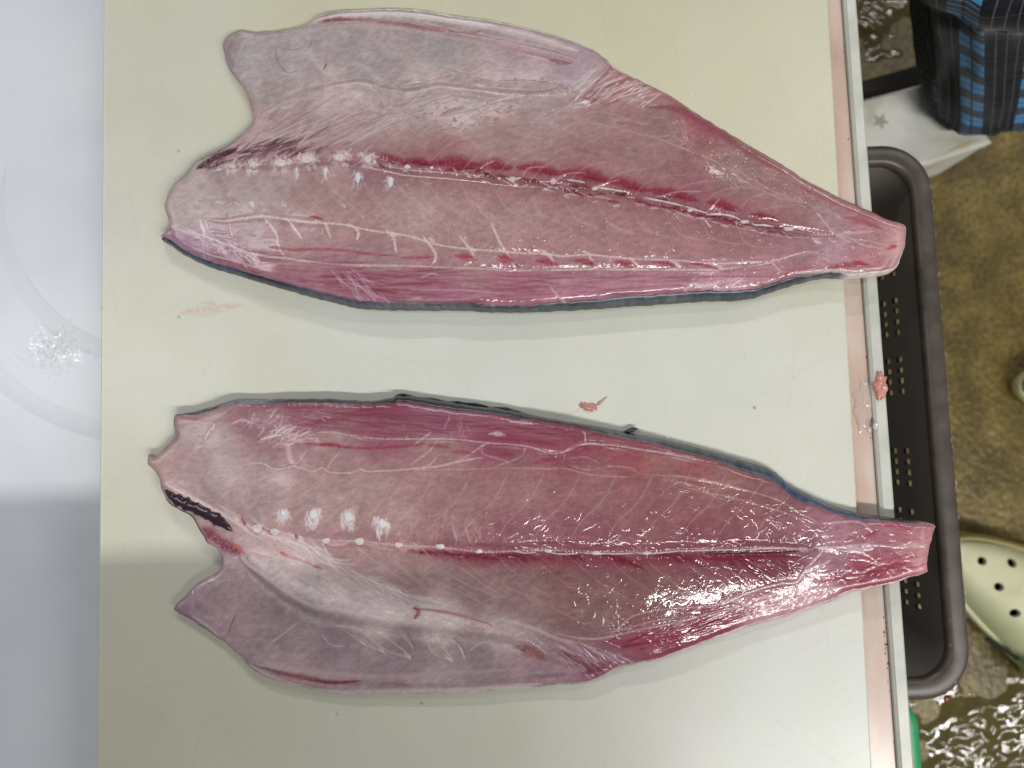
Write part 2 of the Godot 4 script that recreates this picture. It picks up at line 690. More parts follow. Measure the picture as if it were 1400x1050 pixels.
func lamps() -> void:
	lamp(Vector3(0.70, 1.90, 1.20), 1.2, 3.3, Color(1.0, 0.995, 0.98), "white fluorescent tube lamp hanging behind the added shade plate")
	lamp(Vector3(-0.15, 1.75, -2.60), 1.2, 3.4, Color(1.0, 0.99, 0.98), "white fluorescent tube lamp beyond the far end of the board")
	lamp(Vector3(-1.60, 1.90, -0.285), 0.9, 1.1, Color(0.98, 0.99, 1.0), "white fluorescent tube lamp above the white table")
	lamp(Vector3(1.75, 1.80, 1.25), 1.2, 1.9, Color(1.0, 0.99, 0.98), "white fluorescent tube lamp above the wet floor")
	lamp(Vector3(1.55, 1.80, -1.40), 1.2, 1.0, Color(1.0, 0.99, 0.98), "white fluorescent tube lamp beyond the person in plaid trousers")
	# unseen plate added over the near side to cast the near left shade
	var s := thing("added_shade_plate", Vector3(-0.42, 0.55, 0.58))
	var steel := plain(Color(0.62, 0.63, 0.64), 0.35, 0.9)
	put("shade_plate", box_mesh(Vector3(1.30, 0.004, 0.33)), steel, s, Vector3.ZERO)
	put("front_lip", box_mesh(Vector3(1.30, 0.03, 0.004)), steel, s, Vector3(0, -0.013, -0.167))
	put("back_lip", box_mesh(Vector3(1.30, 0.03, 0.004)), steel, s, Vector3(0, -0.013, 0.167))
	tag(s, "unseen steel plate added above the near edge of the table to cast shade", "shelf")


func floor_and_table() -> void:
	var m := plain(Color.WHITE, 0.5)
	m.albedo_texture = noise_tex(0.012, 31, 512, ramp([[0.0, 98, 84, 36], [0.4, 116, 100, 48], [0.6, 130, 113, 57], [1.0, 150, 133, 74]]))
	m.uv1_triplanar = true
	m.uv1_world_triplanar = true
	m.uv1_scale = Vector3(3.0, 3.0, 3.0)
	m.detail_enabled = true
	m.detail_albedo = noise_tex(0.09, 32, 512, ramp([[0.0, 160, 154, 132], [0.5, 215, 210, 196], [1.0, 255, 255, 246]]))
	m.detail_blend_mode = BaseMaterial3D.BLEND_MODE_MUL
	m.roughness = 0.42
	m.normal_enabled = true
	m.normal_texture = noise_tex(0.06, 33, 512, null, true, 3.0)
	m.normal_scale = 0.5
	var g := PlaneMesh.new()
	g.size = Vector2(14, 14)
	var f := put("floor", g, m, self, Vector3(0, FLOOR_Y, 0))
	f.set_meta("kind", "structure")
	f.set_meta("label", "worn olive brown concrete floor")

	# water lying on the floor, with the ripples that catch the lamps
	var w := StandardMaterial3D.new()
	w.albedo_color = srgb(88, 77, 44)
	w.roughness = 0.09
	w.metallic_specular = 0.5
	for spec in [[0.36, 0.26, 0.62, 0.62, 1, "rippled water lying on the floor below the basket"], [0.34, -0.60, 0.56, -0.36, 2, "rippled water on the floor beside the person's leg"]]:
		var n1 := noise_of(80.0, 40 + spec[4], 2)
		var n2 := noise_of(16.0, 50 + spec[4], 3)
		var rows := []
		var nx := 190
		var nz := 190
		for j in nz + 1:
			var row := []
			for i in nx + 1:
				var x: float = lerpf(spec[0], spec[2], float(i) / nx)
				var z: float = lerpf(spec[1], spec[3], float(j) / nz)
				var u := float(i) / nx * 2.0 - 1.0
				var v := float(j) / nz * 2.0 - 1.0
				var fade := clampf((1.0 - maxf(absf(u), absf(v))) * 2.2 + 0.1 + 1.1 * n2.get_noise_2d(x * 0.7, z * 0.7), 0.0, 1.0)
				var y := 0.0004 + fade * (0.0034 + 0.0011 * n1.get_noise_2d(x * 0.8, z) + 0.0006 * n2.get_noise_2d(z, x))
				row.append(Vector3(x, FLOOR_Y + y - (1.0 - fade) * 0.003, z))
			rows.append(row)
		var o := put("puddle", sheet(rows), w)
		o.set_meta("kind", "structure")
		o.set_meta("label", spec[5])

	# white plastic work table under the board
	var tab := thing("work_table", Vector3(-0.55, TABLE_Y, 0.0))
	var white := plain(srgb(222, 227, 234), 0.36)
	white.albedo_texture = noise_tex(0.006, 61, 512, ramp([[0.0, 232, 232, 234], [0.5, 248, 248, 249], [1.0, 255, 255, 255]]))
	white.uv1_triplanar = true
	white.uv1_scale = Vector3(1.5, 1.5, 1.5)
	var top := PackedVector2Array([Vector2(-0.5, -0.75), Vector2(0.735, -0.75), Vector2(0.735, 0.75), Vector2(-0.5, 0.75)])
	put("table_top", slab(top, -0.03, 0.0, 0.002), white, tab)
	for s in [[-0.46, -0.70], [0.66, -0.70], [-0.46, 0.70], [0.66, 0.70]]: put("leg", box_mesh(Vector3(0.04, 0.2555, 0.04)), white, tab, Vector3(s[0], -0.1575, s[1]))
	# faint curved reflections on the plastic, drawn as thin grey bands
	var ringm := plain(srgb(209, 214, 221), 0.36)
	for spec in [[0.105, 0.012], [0.155, 0.012]]:
		var rows := []
		for r in [[-0.5, 0.0001], [-0.3, 0.00018], [0.0, 0.0002], [0.3, 0.00018], [0.5, 0.0001]]:
			var row := []
			for k in 65:
				var a := lerpf(PI * 0.40, PI * 1.08, k / 64.0)
				var rad: float = spec[0] + r[0] * spec[1] * clampf((64.0 - k) / 24.0, 0.02, 1.0)
				row.append(Vector3(0.318 + cos(a) * rad, r[1], -0.137 + sin(a) * rad * 1.02))
			rows.append(row)
		put("reflection_band", sheet(rows), ringm, tab)
	tag(tab, "white plastic table under the left side of the cutting board", "table")


func cutting_board() -> void:
	var root := thing("cutting_board", Vector3(0, TABLE_Y, 0))
	var x0 := at(138, 300).x
	var edge_at := func(a: Vector3, b: Vector3, z: float) -> float: return a.x + (z - a.z) / (b.z - a.z) * (b.x - a.x)
	var a0 := at(1133, 0); var a1 := at(1193, 1050)
	var b0 := at(1156, 0); var b1 := at(1232, 1050)
	var xr := at(1213, 525).x
	var z0 := -0.36
	var z1 := 0.36
	# the paint of the board: olive fish shade painted in at the far end, pink water marks, knife scratches
	canvas(x0, z0, xr, z1, 0.0008)
	inside.fill(0)
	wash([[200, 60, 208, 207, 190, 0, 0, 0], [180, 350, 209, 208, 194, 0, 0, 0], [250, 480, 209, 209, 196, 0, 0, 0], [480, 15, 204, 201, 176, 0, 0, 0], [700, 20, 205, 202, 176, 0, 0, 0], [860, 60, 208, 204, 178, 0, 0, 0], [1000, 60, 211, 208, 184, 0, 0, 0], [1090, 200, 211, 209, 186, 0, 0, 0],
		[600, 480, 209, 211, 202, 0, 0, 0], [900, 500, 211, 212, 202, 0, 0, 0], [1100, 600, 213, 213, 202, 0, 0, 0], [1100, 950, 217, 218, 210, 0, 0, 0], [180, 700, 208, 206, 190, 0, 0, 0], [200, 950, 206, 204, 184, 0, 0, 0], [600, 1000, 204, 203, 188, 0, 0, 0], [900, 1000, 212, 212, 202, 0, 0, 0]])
	var mot := noise_of(0.012, 71, 4)
	var fine := noise_of(0.2, 72, 2)
	for j in gh:
		for i in gw:
			var c := j * gw + i
			var v := 3.5 * mot.get_noise_2d(i, j) + 1.6 * fine.get_noise_2d(i, j)
			cr[c] += v
			cg[c] += v
			cb[c] += v * 1.3 - 3.0 * mot.get_noise_2d(j, i)
	for c in gw * gh: hh[c] = 0.0
	var flatten := func(x: float, y: float) -> Vector2:
		var p := at(x, y)
		return Vector2((p.x - ox) / cell, (p.z - oz) / cell)
	for k in 230:        # knife scratches
		var p := Vector2(rng.randf_range(0, gw), rng.randf_range(0, gh))
		var q := p + Vector2.from_angle(rng.randfn() * 0.5 + (1.57 if k % 3 else 0.2)) * rng.randf_range(20, 90)
		brush(smooth_path(PackedVector2Array([p, (p + q) * 0.5 + Vector2(rng.randfn(), rng.randfn()), q]), 0.8), 1.0, [186, 182, 164], 0.13, 0.0)
	for k in 9:         # tiny dark specks
		var p := Vector2(rng.randf_range(0, gw), rng.randf_range(0, gh))
		brush(PackedVector2Array([p, p + Vector2(0.8, 0.5)]), rng.randf_range(0.7, 1.2), [120, 110, 90], 0.5, 0.0, 0.7, 0.0)
	for s in [[243, 205], [1030, 556], [243, 432], [137, 420], [575, 960]]:
		var p: Vector2 = flatten.call(s[0], s[1])
		brush(PackedVector2Array([p, p + Vector2(0.4, 0.4)]), 1.0, [104, 94, 80], 0.6, 0.0, 0.7, 0.0)
	# the pink smear
	for s in [[246, 428, 292, 422, 330, 416, 13, 0.35], [250, 426, 282, 418, 320, 417, 11, 0.30], [262, 431, 285, 430, 300, 424, 6, 0.22], [272, 414, 284, 412, 294, 416, 5, 0.35], [248, 426, 256, 424, 266, 422, 4, 0.35]]:
		var p := PackedVector2Array([flatten.call(s[0], s[1]), flatten.call(s[2], s[3]), flatten.call(s[4], s[5])])
		brush(smooth_path(p, 0.8), s[6] * 0.55, [206, 160, 146], s[7], 0.0, 1.0, 0.5, 0.9)
	for s in [[790, 560, 770, 566, 752, 564, 10, 0.3], [378, 455, 379, 460, 381, 464, 5, 0.3]]:
		var p := PackedVector2Array([flatten.call(s[0], s[1]), flatten.call(s[2], s[3]), flatten.call(s[4], s[5])])
		brush(smooth_path(p, 0.8), s[6] * 0.55, [200, 170, 140], s[7], 0.0, 1.0, 0.5, 0.9)
	var rgb := PackedByteArray()
	rgb.resize(gw * gh * 3)
	for c in gw * gh:
		rgb[c * 3] = clampi(int(cr[c]), 0, 255)
		rgb[c * 3 + 1] = clampi(int(cg[c]), 0, 255)
		rgb[c * 3 + 2] = clampi(int(cb[c]), 0, 255)
	var top := plain(Color.WHITE, 0.40, 0.0, 0.45)
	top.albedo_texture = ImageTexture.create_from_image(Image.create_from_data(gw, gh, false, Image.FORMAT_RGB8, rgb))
	top.texture_repeat = false
	top.uv1_scale = Vector3(1.0 / (gw * cell), 1.0 / (gh * cell), 1)
	top.uv1_offset = Vector3(-ox / (gw * cell), -oz / (gh * cell), 0)
	top.normal_enabled = true
	top.normal_texture = noise_tex(0.35, 73, 512, null, true, 1.2)
	top.normal_scale = 0.0
	top.normal_enabled = false
	top.roughness_texture = noise_tex(0.01, 74, 256, ramp([[0.0, 190, 190, 190], [1.0, 255, 255, 255]]))
	var t := -TABLE_Y
	var left: float = edge_at.call(a0, a1, z0)
	var right: float = edge_at.call(a0, a1, z1)
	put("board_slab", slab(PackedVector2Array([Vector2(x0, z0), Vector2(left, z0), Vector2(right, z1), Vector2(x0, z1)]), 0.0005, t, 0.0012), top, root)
	# juice channel along the right side
	var gm := plain(Color.WHITE, 0.25, 0.0, 0.5)
	gm.albedo_texture = noise_tex(0.008, 75, 512, ramp([[0.0, 176, 148, 132], [0.45, 198, 172, 158], [0.7, 204, 184, 172], [1.0, 210, 200, 192]]))
	gm.uv1_triplanar = true
	gm.uv1_scale = Vector3(7.0, 2.0, 2.2)
	var l0: float = edge_at.call(b0, b1, z0)
	var l1: float = edge_at.call(b0, b1, z1)
	put("juice_channel", slab(PackedVector2Array([Vector2(left + 0.0003, z0), Vector2(l0 - 0.0003, z0), Vector2(l1 - 0.0003, z1), Vector2(right + 0.0003, z1)]), 0.0007, t - 0.0045, 0.0003), gm, root)
	var lm := plain(Color.WHITE, 0.35)
	lm.albedo_texture = noise_tex(0.02, 76, 256, ramp([[0.0, 180, 182, 172], [0.5, 200, 202, 192], [1.0, 210, 211, 202]]))
	lm.uv1_triplanar = true
	lm.uv1_scale = Vector3(6, 6, 6)
	put("board_lip", slab(PackedVector2Array([Vector2(l0, z0), Vector2(xr, z0), Vector2(xr, z1), Vector2(l1, z1)]), 0.0009, t - 0.0012, 0.0014), lm, root)
	# rusty grime in the corner of the channel
	var grime := plain(srgb(120, 82, 46), 0.7)
	var st := SurfaceTool.new()
	st.begin(Mesh.PRIMITIVE_TRIANGLES)
	var ball := SphereMesh.new()
	ball.radius = 0.0005
	ball.height = 0.001
	ball.radial_segments = 6
	ball.rings = 3
	for k in 120:
		var z := rng.randf_range(0.09, 0.26) if k % 4 else rng.randf_range(-0.25, 0.26)
		if sin(z * 90.0) + rng.randfn() * 0.6 < 0.1: continue
		var x: float = edge_at.call(b0, b1, z) - absf(rng.randfn()) * 0.0012 - 0.0004
		var s := rng.randf_range(0.3, 1.1)
		st.append_from(ball, 0, Transform3D(Basis.from_scale(Vector3(s, 0.3, s * rng.randf_range(0.7, 2.0))), Vector3(x, t - 0.0045, z)))
	st.generate_normals()
	var gr := put("grime_specks", st.commit(), grime, root)
	gr.set_meta("kind", "stuff")
	tag(root, "thick off-white plastic cutting board with pink juice channel, under the fillets", "cutting board")


func rounded(x0: float, z0: float, x1: float, z1: float, r: float, seg := 10) -> PackedVector2Array:
	var p := PackedVector2Array()
	for c in [[x1 - r, z0 + r, -PI / 2], [x1 - r, z1 - r, 0.0], [x0 + r, z1 - r, PI / 2], [x0 + r, z0 + r, PI]]:
		for k in seg + 1: p.append(Vector2(c[0], c[1]) + Vector2.from_angle(c[2] + PI / 2 * k / seg) * r)
	return p


func basket() -> void:
	var y := -0.075
	var x1 := at(1303, 575, y).x
	var z0 := at(1240, 196, y).z
	var z1 := at(1290, 958, y).z
	var x0 := x1 - 0.26
	var root := thing("plastic_basket", Vector3((x0 + x1) / 2, FLOOR_Y, (z0 + z1) / 2))
	var o := root.position
	var m := plain(Color.WHITE, 0.5)
	m.albedo_texture = noise_tex(0.03, 81, 256, ramp([[0.0, 66, 58, 53], [0.5, 80, 71, 65], [1.0, 94, 84, 77]]))
	m.uv1_triplanar = true
	m.uv1_scale = Vector3(6, 6, 6)
	m.roughness = 0.38
	# rim: a rolled band
	var w := 0.0148
	var rows := []
	for f in [[0.0, -0.022], [0.0, -0.003], [-0.0015, -0.0008], [-0.004, 0.0], [-w + 0.004, 0.0004], [-w + 0.0012, -0.001], [-w, -0.004], [-w + 0.0005, -0.006]]:
		var row := []
		for p in rounded(x0 - f[0], z0 - f[0], x1 + f[0], z1 + f[0], 0.0326 + f[0] * 0.8): row.append(Vector3(p.x - o.x, y + f[1] - o.y, p.y - o.z))
		rows.append(row)
	put("rim", sheet(rows, true), m, root)
	# walls: the long right wall is pierced with blocks of small slots
	var dark := plain(srgb(124, 117, 111), 0.5)
	var xi := x1 - w + 0.002
	var yb := FLOOR_Y + 0.006
	var st := SurfaceTool.new()
	st.begin(Mesh.PRIMITIVE_TRIANGLES)
	var zs: Array[float] = [z0 + 0.034]
	var holes := []
	var blocks := [0.060, 0.1035, 0.147, 0.2135, 0.257, 0.3005]
	for b in blocks:
		for k in 4:
			var z: float = z0 + b + k * 0.0078
			zs.append(z)
			zs.append(z + 0.0038)
			holes.append(z)
	zs.append(z1 - 0.034)
	var ys: Array[float] = [y - 0.0035]
	var hole_y := []
	for k in 5:
		var v := y - 0.028 - k * 0.0135
		ys.append(v)
		ys.append(v - 0.0062)
		hole_y.append(v)
	ys.append(yb)
	var slope := 0.10
	var wall_x := func(v: float) -> float: return xi - (y - v) * slope
	for layer in 2:
		var off := layer * 0.0022
		for a in zs.size() - 1:
			for b in ys.size() - 1:
				if zs[a] in holes and ys[b] in hole_y: continue
				var p := [Vector3(wall_x.call(ys[b]) + off, ys[b], zs[a]), Vector3(wall_x.call(ys[b]) + off, ys[b], zs[a + 1]), Vector3(wall_x.call(ys[b + 1]) + off, ys[b + 1], zs[a + 1]), Vector3(wall_x.call(ys[b + 1]) + off, ys[b + 1], zs[a])]
				for k in [0, 1, 2, 0, 2, 3]: st.add_vertex(p[k] - o)
	st.generate_normals()
	put("pierced_wall", st.commit(), dark, root)
	# the other walls and the bottom
	var walls := []
	for v in [y - 0.0035, yb]:
		var row := []
		var d: float = w - 0.002 + (y - v) * slope
		var ring := rounded(x0 + d, z0 + d, x1 - d, z1 - d, 0.0208)
		for k in ring.size():
			var p := ring[(k + 11) % ring.size()]
			row.append(Vector3(p.x - o.x, v - o.y, p.y - o.z))
		walls.append(row)
	put("wall", sheet(walls), dark, root)
	var d := w + (y - yb) * slope
	put("bottom", slab(rounded(x0 + d, z0 + d, x1 - d, z1 - d, 0.02), FLOOR_Y + 0.001 - o.y, yb - o.y, 0.001), dark, root, Vector3(-o.x, 0, -o.z))
	tag(root, "dark brown plastic basket with rounded rim, below the board's right edge", "basket")
	# drops caught on the rim
	var drops := SurfaceTool.new()
	drops.begin(Mesh.PRIMITIVE_TRIANGLES)
	var bead := SphereMesh.new()
	bead.radius = 0.0009
	bead.height = 0.0018
	bead.radial_segments = 10
	bead.rings = 6
	for k in 90:
		var z := rng.randf_range(z0 + 0.03, z1 - 0.03)
		var x := x1 - 0.0012 - absf(rng.randfn()) * 0.0006
		if k > 60:
			x = x1 - rng.randf_range(0.002, 0.03)
			z = z1 - rng.randf_range(0.001, 0.012) if k % 2 else z1 - rng.randf_range(0.001, 0.08)
			if z < z1 - 0.02: x = x1 - rng.randf_range(0.001, 0.014)
		var s := rng.randf_range(0.35, 1.0)
		drops.append_from(bead, 0, Transform3D(Basis.from_scale(Vector3(s, s * 0.6, s * rng.randf_range(0.8, 2.2))), Vector3(x - o.x, y - 0.0004 - o.y, z - o.z)))
	drops.generate_normals()
	var clear := StandardMaterial3D.new()
	clear.albedo_color = Color(1, 1, 1, 0.05)
	clear.transparency = BaseMaterial3D.TRANSPARENCY_ALPHA
	clear.roughness = 0.05
	clear.metallic_specular = 0.9
	var dr := put("rim_drops", drops.commit(), clear, root)
	dr.set_meta("kind", "stuff")


func water() -> StandardMaterial3D:
	var m := StandardMaterial3D.new()
	m.albedo_color = Color(0.95, 0.97, 0.97, 0.06)
	m.roughness = 0.03
	m.refraction_enabled = true
	m.refraction_scale = 0.033
	return m


func background() -> void:
	# a green crate seen past the near end of the board
	var green := plain(srgb(36, 150, 96), 0.4)
	var gy := -0.16
	var ga := at(1251, 965, gy); var gb := at(1270, 1050, gy)
	var gx := (ga.x + gb.x) / 2
	var crate := thing("green_crate", Vector3(gx - 0.15, FLOOR_Y, ga.z + 0.14))
	var k0 := crate.position
	var rows := []
	var xr := gx - 0.001
	for f in [[0.0, -0.165], [0.0, -0.002], [-0.002, 0.0], [-0.014, 0.0], [-0.016, -0.003], [-0.018, -0.165]]:
		var row := []
		for p in rounded(xr - 0.30 - f[0], ga.z - 0.004 - f[0], xr + f[0], ga.z + 0.28 + f[0], 0.02 + f[0] * 0.6): row.append(Vector3(p.x, gy + f[1], p.y) - k0)
		rows.append(row)
	put("crate_wall", sheet(rows, true), green, crate)
	put("crate_bottom", box_mesh(Vector3(0.26, 0.004, 0.24)), green, crate, Vector3(0, 0.005, 0))
	tag(crate, "bright green plastic crate partly under the near right corner of the board", "crate")

	# white foam box with a stamped star
	var fy := -0.245
	var c := [at(1165, 142, fy), at(1290, 108, fy), at(1356, 193, fy), at(1272, 222, fy), at(1178, 236, fy)]
	var poly := PackedVector2Array()
	var mid := Vector3.ZERO
	for p in c: mid += p / 5
	var fb := thing("foam_box", Vector3(mid.x, FLOOR_Y, mid.z))
	for p in c: poly.append(Vector2(p.x - mid.x, p.z - mid.z))
	var foam := plain(Color.WHITE, 0.8)
	foam.albedo_texture = noise_tex(0.012, 91, 256, ramp([[0.0, 176, 170, 150], [0.4, 206, 204, 194], [1.0, 222, 222, 216]]))
	foam.uv1_triplanar = true
	foam.uv1_scale = Vector3(5, 5, 5)
	put("box_body", slab(poly, 0.001, fy - FLOOR_Y - 0.013, 0.002), foam, fb)
	var lidp := PackedVector2Array()
	for p in poly: lidp.append(p * 1.03)
	put("lid", slab(lidp, fy - FLOOR_Y - 0.0125, fy - FLOOR_Y, 0.003), foam, fb)
	var stc := at(1204, 166, fy) - fb.position
	var star := PackedVector2Array()
	for k in 10: star.append(Vector2(stc.x, stc.z) + Vector2.from_angle(-PI / 2 + 0.5 + k * PI / 5) * (0.0085 if k % 2 == 0 else 0.0036))
	put("printed_star", slab(star, fy - FLOOR_Y - 0.001, fy - FLOOR_Y + 0.0005, 0.0002), plain(srgb(158, 158, 150), 0.8), fb)
	var stain := plain(srgb(192, 174, 132), 0.8)
	for s in [[1296, 207, 1340, 190, 4.0]]:
		var a := at(s[0], s[1], fy) - fb.position
		var b := at(s[2], s[3], fy) - fb.position
		var w: float = s[4] * 0.0004
		var side := Vector3(b.z - a.z, 0, a.x - b.x).normalized() * w
		put("brown_stain", slab(PackedVector2Array([Vector2(a.x, a.z), Vector2((a.x + b.x) / 2 + side.x, (a.z + b.z) / 2 + side.z), Vector2(b.x, b.z), Vector2((a.x + b.x) / 2 - side.x, (a.z + b.z) / 2 - side.z)]), fy - FLOOR_Y - 0.001, fy - FLOOR_Y + 0.0006, 0.0002), stain, fb)
	tag(fb, "white foam box with a stamped grey star, on the floor beside the plaid leg", "box")

	# dark bar standing in for the shadowed gap beyond the box
	var pl := thing("gap_shade", at(1205, 122, -0.27))
	var pm := plain(srgb(30, 27, 22), 0.6)
	var sx := put("gap_shade_body", box_mesh(Vector3(0.16, 0.06, 0.022)), pm, pl, Vector3(0, -0.03, 0))
	sx.rotation.y = deg_to_rad(14)
	var sx2 := put("gap_shade_cap", box_mesh(Vector3(0.162, 0.004, 0.024)), pm, pl, Vector3(0, 0.002, 0))
	sx2.rotation.y = deg_to_rad(14)
	tag(pl, "dark bar standing in for the shadow of the gap behind the white foam box", "plank")

	person_leg()
	clogs()


func plaid() -> StandardMaterial3D:
	var im := Image.create(256, 256, false, Image.FORMAT_RGB8)
	var weave := noise_of(0.25, 93, 2)
	for j in 256:
		for i in 256:
			var u := i / 256.0
			var v := j / 256.0
			var blue_u := u < 0.40
			var blue_v := v < 0.52
			var c := Vector3(17, 18, 24)
			if blue_u and blue_v: c = Vector3(84, 150, 206)
			elif blue_u: c = Vector3(46, 62, 82)
			elif blue_v: c = Vector3(24, 28, 38)
			if blue_u and absf(u - 0.2) < 0.018: c *= 0.35
			if blue_u and blue_v and absf(v - 0.26) < 0.02: c *= 0.5
			if blue_u and not blue_v and absf(fmod(v - 0.52, 0.16) - 0.08) < 0.018: c = c.lerp(Vector3(140, 145, 150), 0.5)
			for s in [0.52, 0.68, 0.84]:
				if absf(u - s) < 0.012: c = c.lerp(Vector3(150, 152, 158), 0.4)
			if absf(v - 0.76) < 0.012: c = c.lerp(Vector3(120, 120, 125), 0.4)
			var k := 1.0 + 0.25 * weave.get_noise_2d(i, j) + 0.08 * ((i + j) % 3 - 1)
			im.set_pixel(i, j, srgb(clampf(c.x * k, 0, 255), clampf(c.y * k, 0, 255), clampf(c.z * k, 0, 255)))
	var m := plain(Color.WHITE, 0.9, 0.0, 0.2)
	m.albedo_texture = ImageTexture.create_from_image(im)
	m.rim_enabled = true
	m.rim = 0.3
	return m


func person_leg() -> void:
	# rings from the hem up: centre, radius across, radius along, height
	var spine := [[at(1356, 100, -0.225), 0.066, 0.062], [at(1359, 74, -0.20), 0.0665, 0.063], [at(1363, 10, -0.14), 0.067, 0.066], [at(1366, -75, -0.07), 0.068, 0.068], [at(1375, -180, 0.0), 0.072, 0.072], [Vector3(0.325, 0.12, -0.47), 0.08, 0.08], [Vector3(0.35, 0.26, -0.53), 0.092, 0.095], [Vector3(0.375, 0.40, -0.56), 0.10, 0.105], [Vector3(0.385, 0.52, -0.60), 0.115, 0.12], [Vector3(0.39, 0.60, -0.62), 0.11, 0.11]]
	var base: Vector3 = spine[0][0]
	var root := thing("person", Vector3(base.x, FLOOR_Y, base.z))
	var folds := noise_of(1.1, 95, 3)
	var build := func(a0: float, a1: float, swell: float, tuck: bool) -> ArrayMesh:
		var rows := []
		var uvs := []
		var run := 0.0
		var was: Vector3 = spine[0][0]
		for s in (spine.size() - 1) * 6 + 1:
			var f := s / 6.0
			var k := mini(int(f), spine.size() - 2)
			var t := f - k
			var c: Vector3 = spine[k][0].cubic_interpolate(spine[k + 1][0], spine[maxi(k - 1, 0)][0], spine[mini(k + 2, spine.size() - 1)][0], t)
			var rx: float = lerpf(spine[k][1], spine[k + 1][1], t) + swell
			var rz: float = lerpf(spine[k][2], spine[k + 1][2], t) + swell
			var row := []
			var uv := []
			run += 0.0 if s == 0 else (c - was).length() * 0.75
			was = c
			for i in 73:
				var a := lerpf(a0, a1, i / 72.0)
				var w := 1.0 + 0.10 * folds.get_noise_3d(cos(a) * 2.0, sin(a) * 2.0, c.y * 7.0)
				row.append(Vector3(c.x + cos(a) * rx * w, c.y + (0.004 * sin(a * 5.0) if s == 0 else 0.0), c.z + sin(a) * rz * w) - root.position)
				uv.append(Vector2(a * 0.066 / 0.050 + 0.62, run / 0.026 * -1.0))
			rows.append(row)
			uvs.append(uv)
		if tuck:
			var row := []
			var uv := []
			for i in 73:
				row.append(rows[0][i].lerp(Vector3(base.x, base.y + 0.004, base.z) - root.position, 0.12) + Vector3(0, 0.012, 0))
				uv.append(uvs[0][i])
			rows.push_front(row)
			uvs.push_front(uv)
		return sheet(rows, false, uvs)
	put("plaid_trouser_leg", build.call(0.0, TAU, 0.0, true), plaid(), root)
	# grey fleece side panel on the side towards the board
	var grey := plain(Color.WHITE, 0.95, 0.0, 0.15)
	grey.albedo_texture = noise_tex(0.05, 96, 256, ramp([[0.0, 40, 44, 48], [0.5, 66, 70, 76], [1.0, 110, 114, 120]]))
	grey.uv1_scale = Vector3(1.2, 0.35, 1)
	put("grey_side_panel", build.call(deg_to_rad(140), deg_to_rad(232), 0.0015, false), grey, root)
	# the shin and boot under the hem
	var shin := []
	for f in [[-0.214, 0.038, 0.0], [-0.26, 0.040, 0.0], [-0.29, 0.042, 0.0], [-0.315, 0.045, 0.004], [-0.329, 0.046, 0.006]]:
		var row := []
		for i in 33:
			var a := TAU * i / 32.0
			row.append(Vector3(base.x + cos(a) * f[1] + 0.02, f[0], base.z + sin(a) * f[1] * 1.05 - 0.012) - root.position)
		shin.append(row)
	put("dark_boot", sheet(shin), plain(srgb(32, 32, 34), 0.4), root)
	tag(root, "person in blue and black plaid trousers, leg standing beside the foam box", "person")


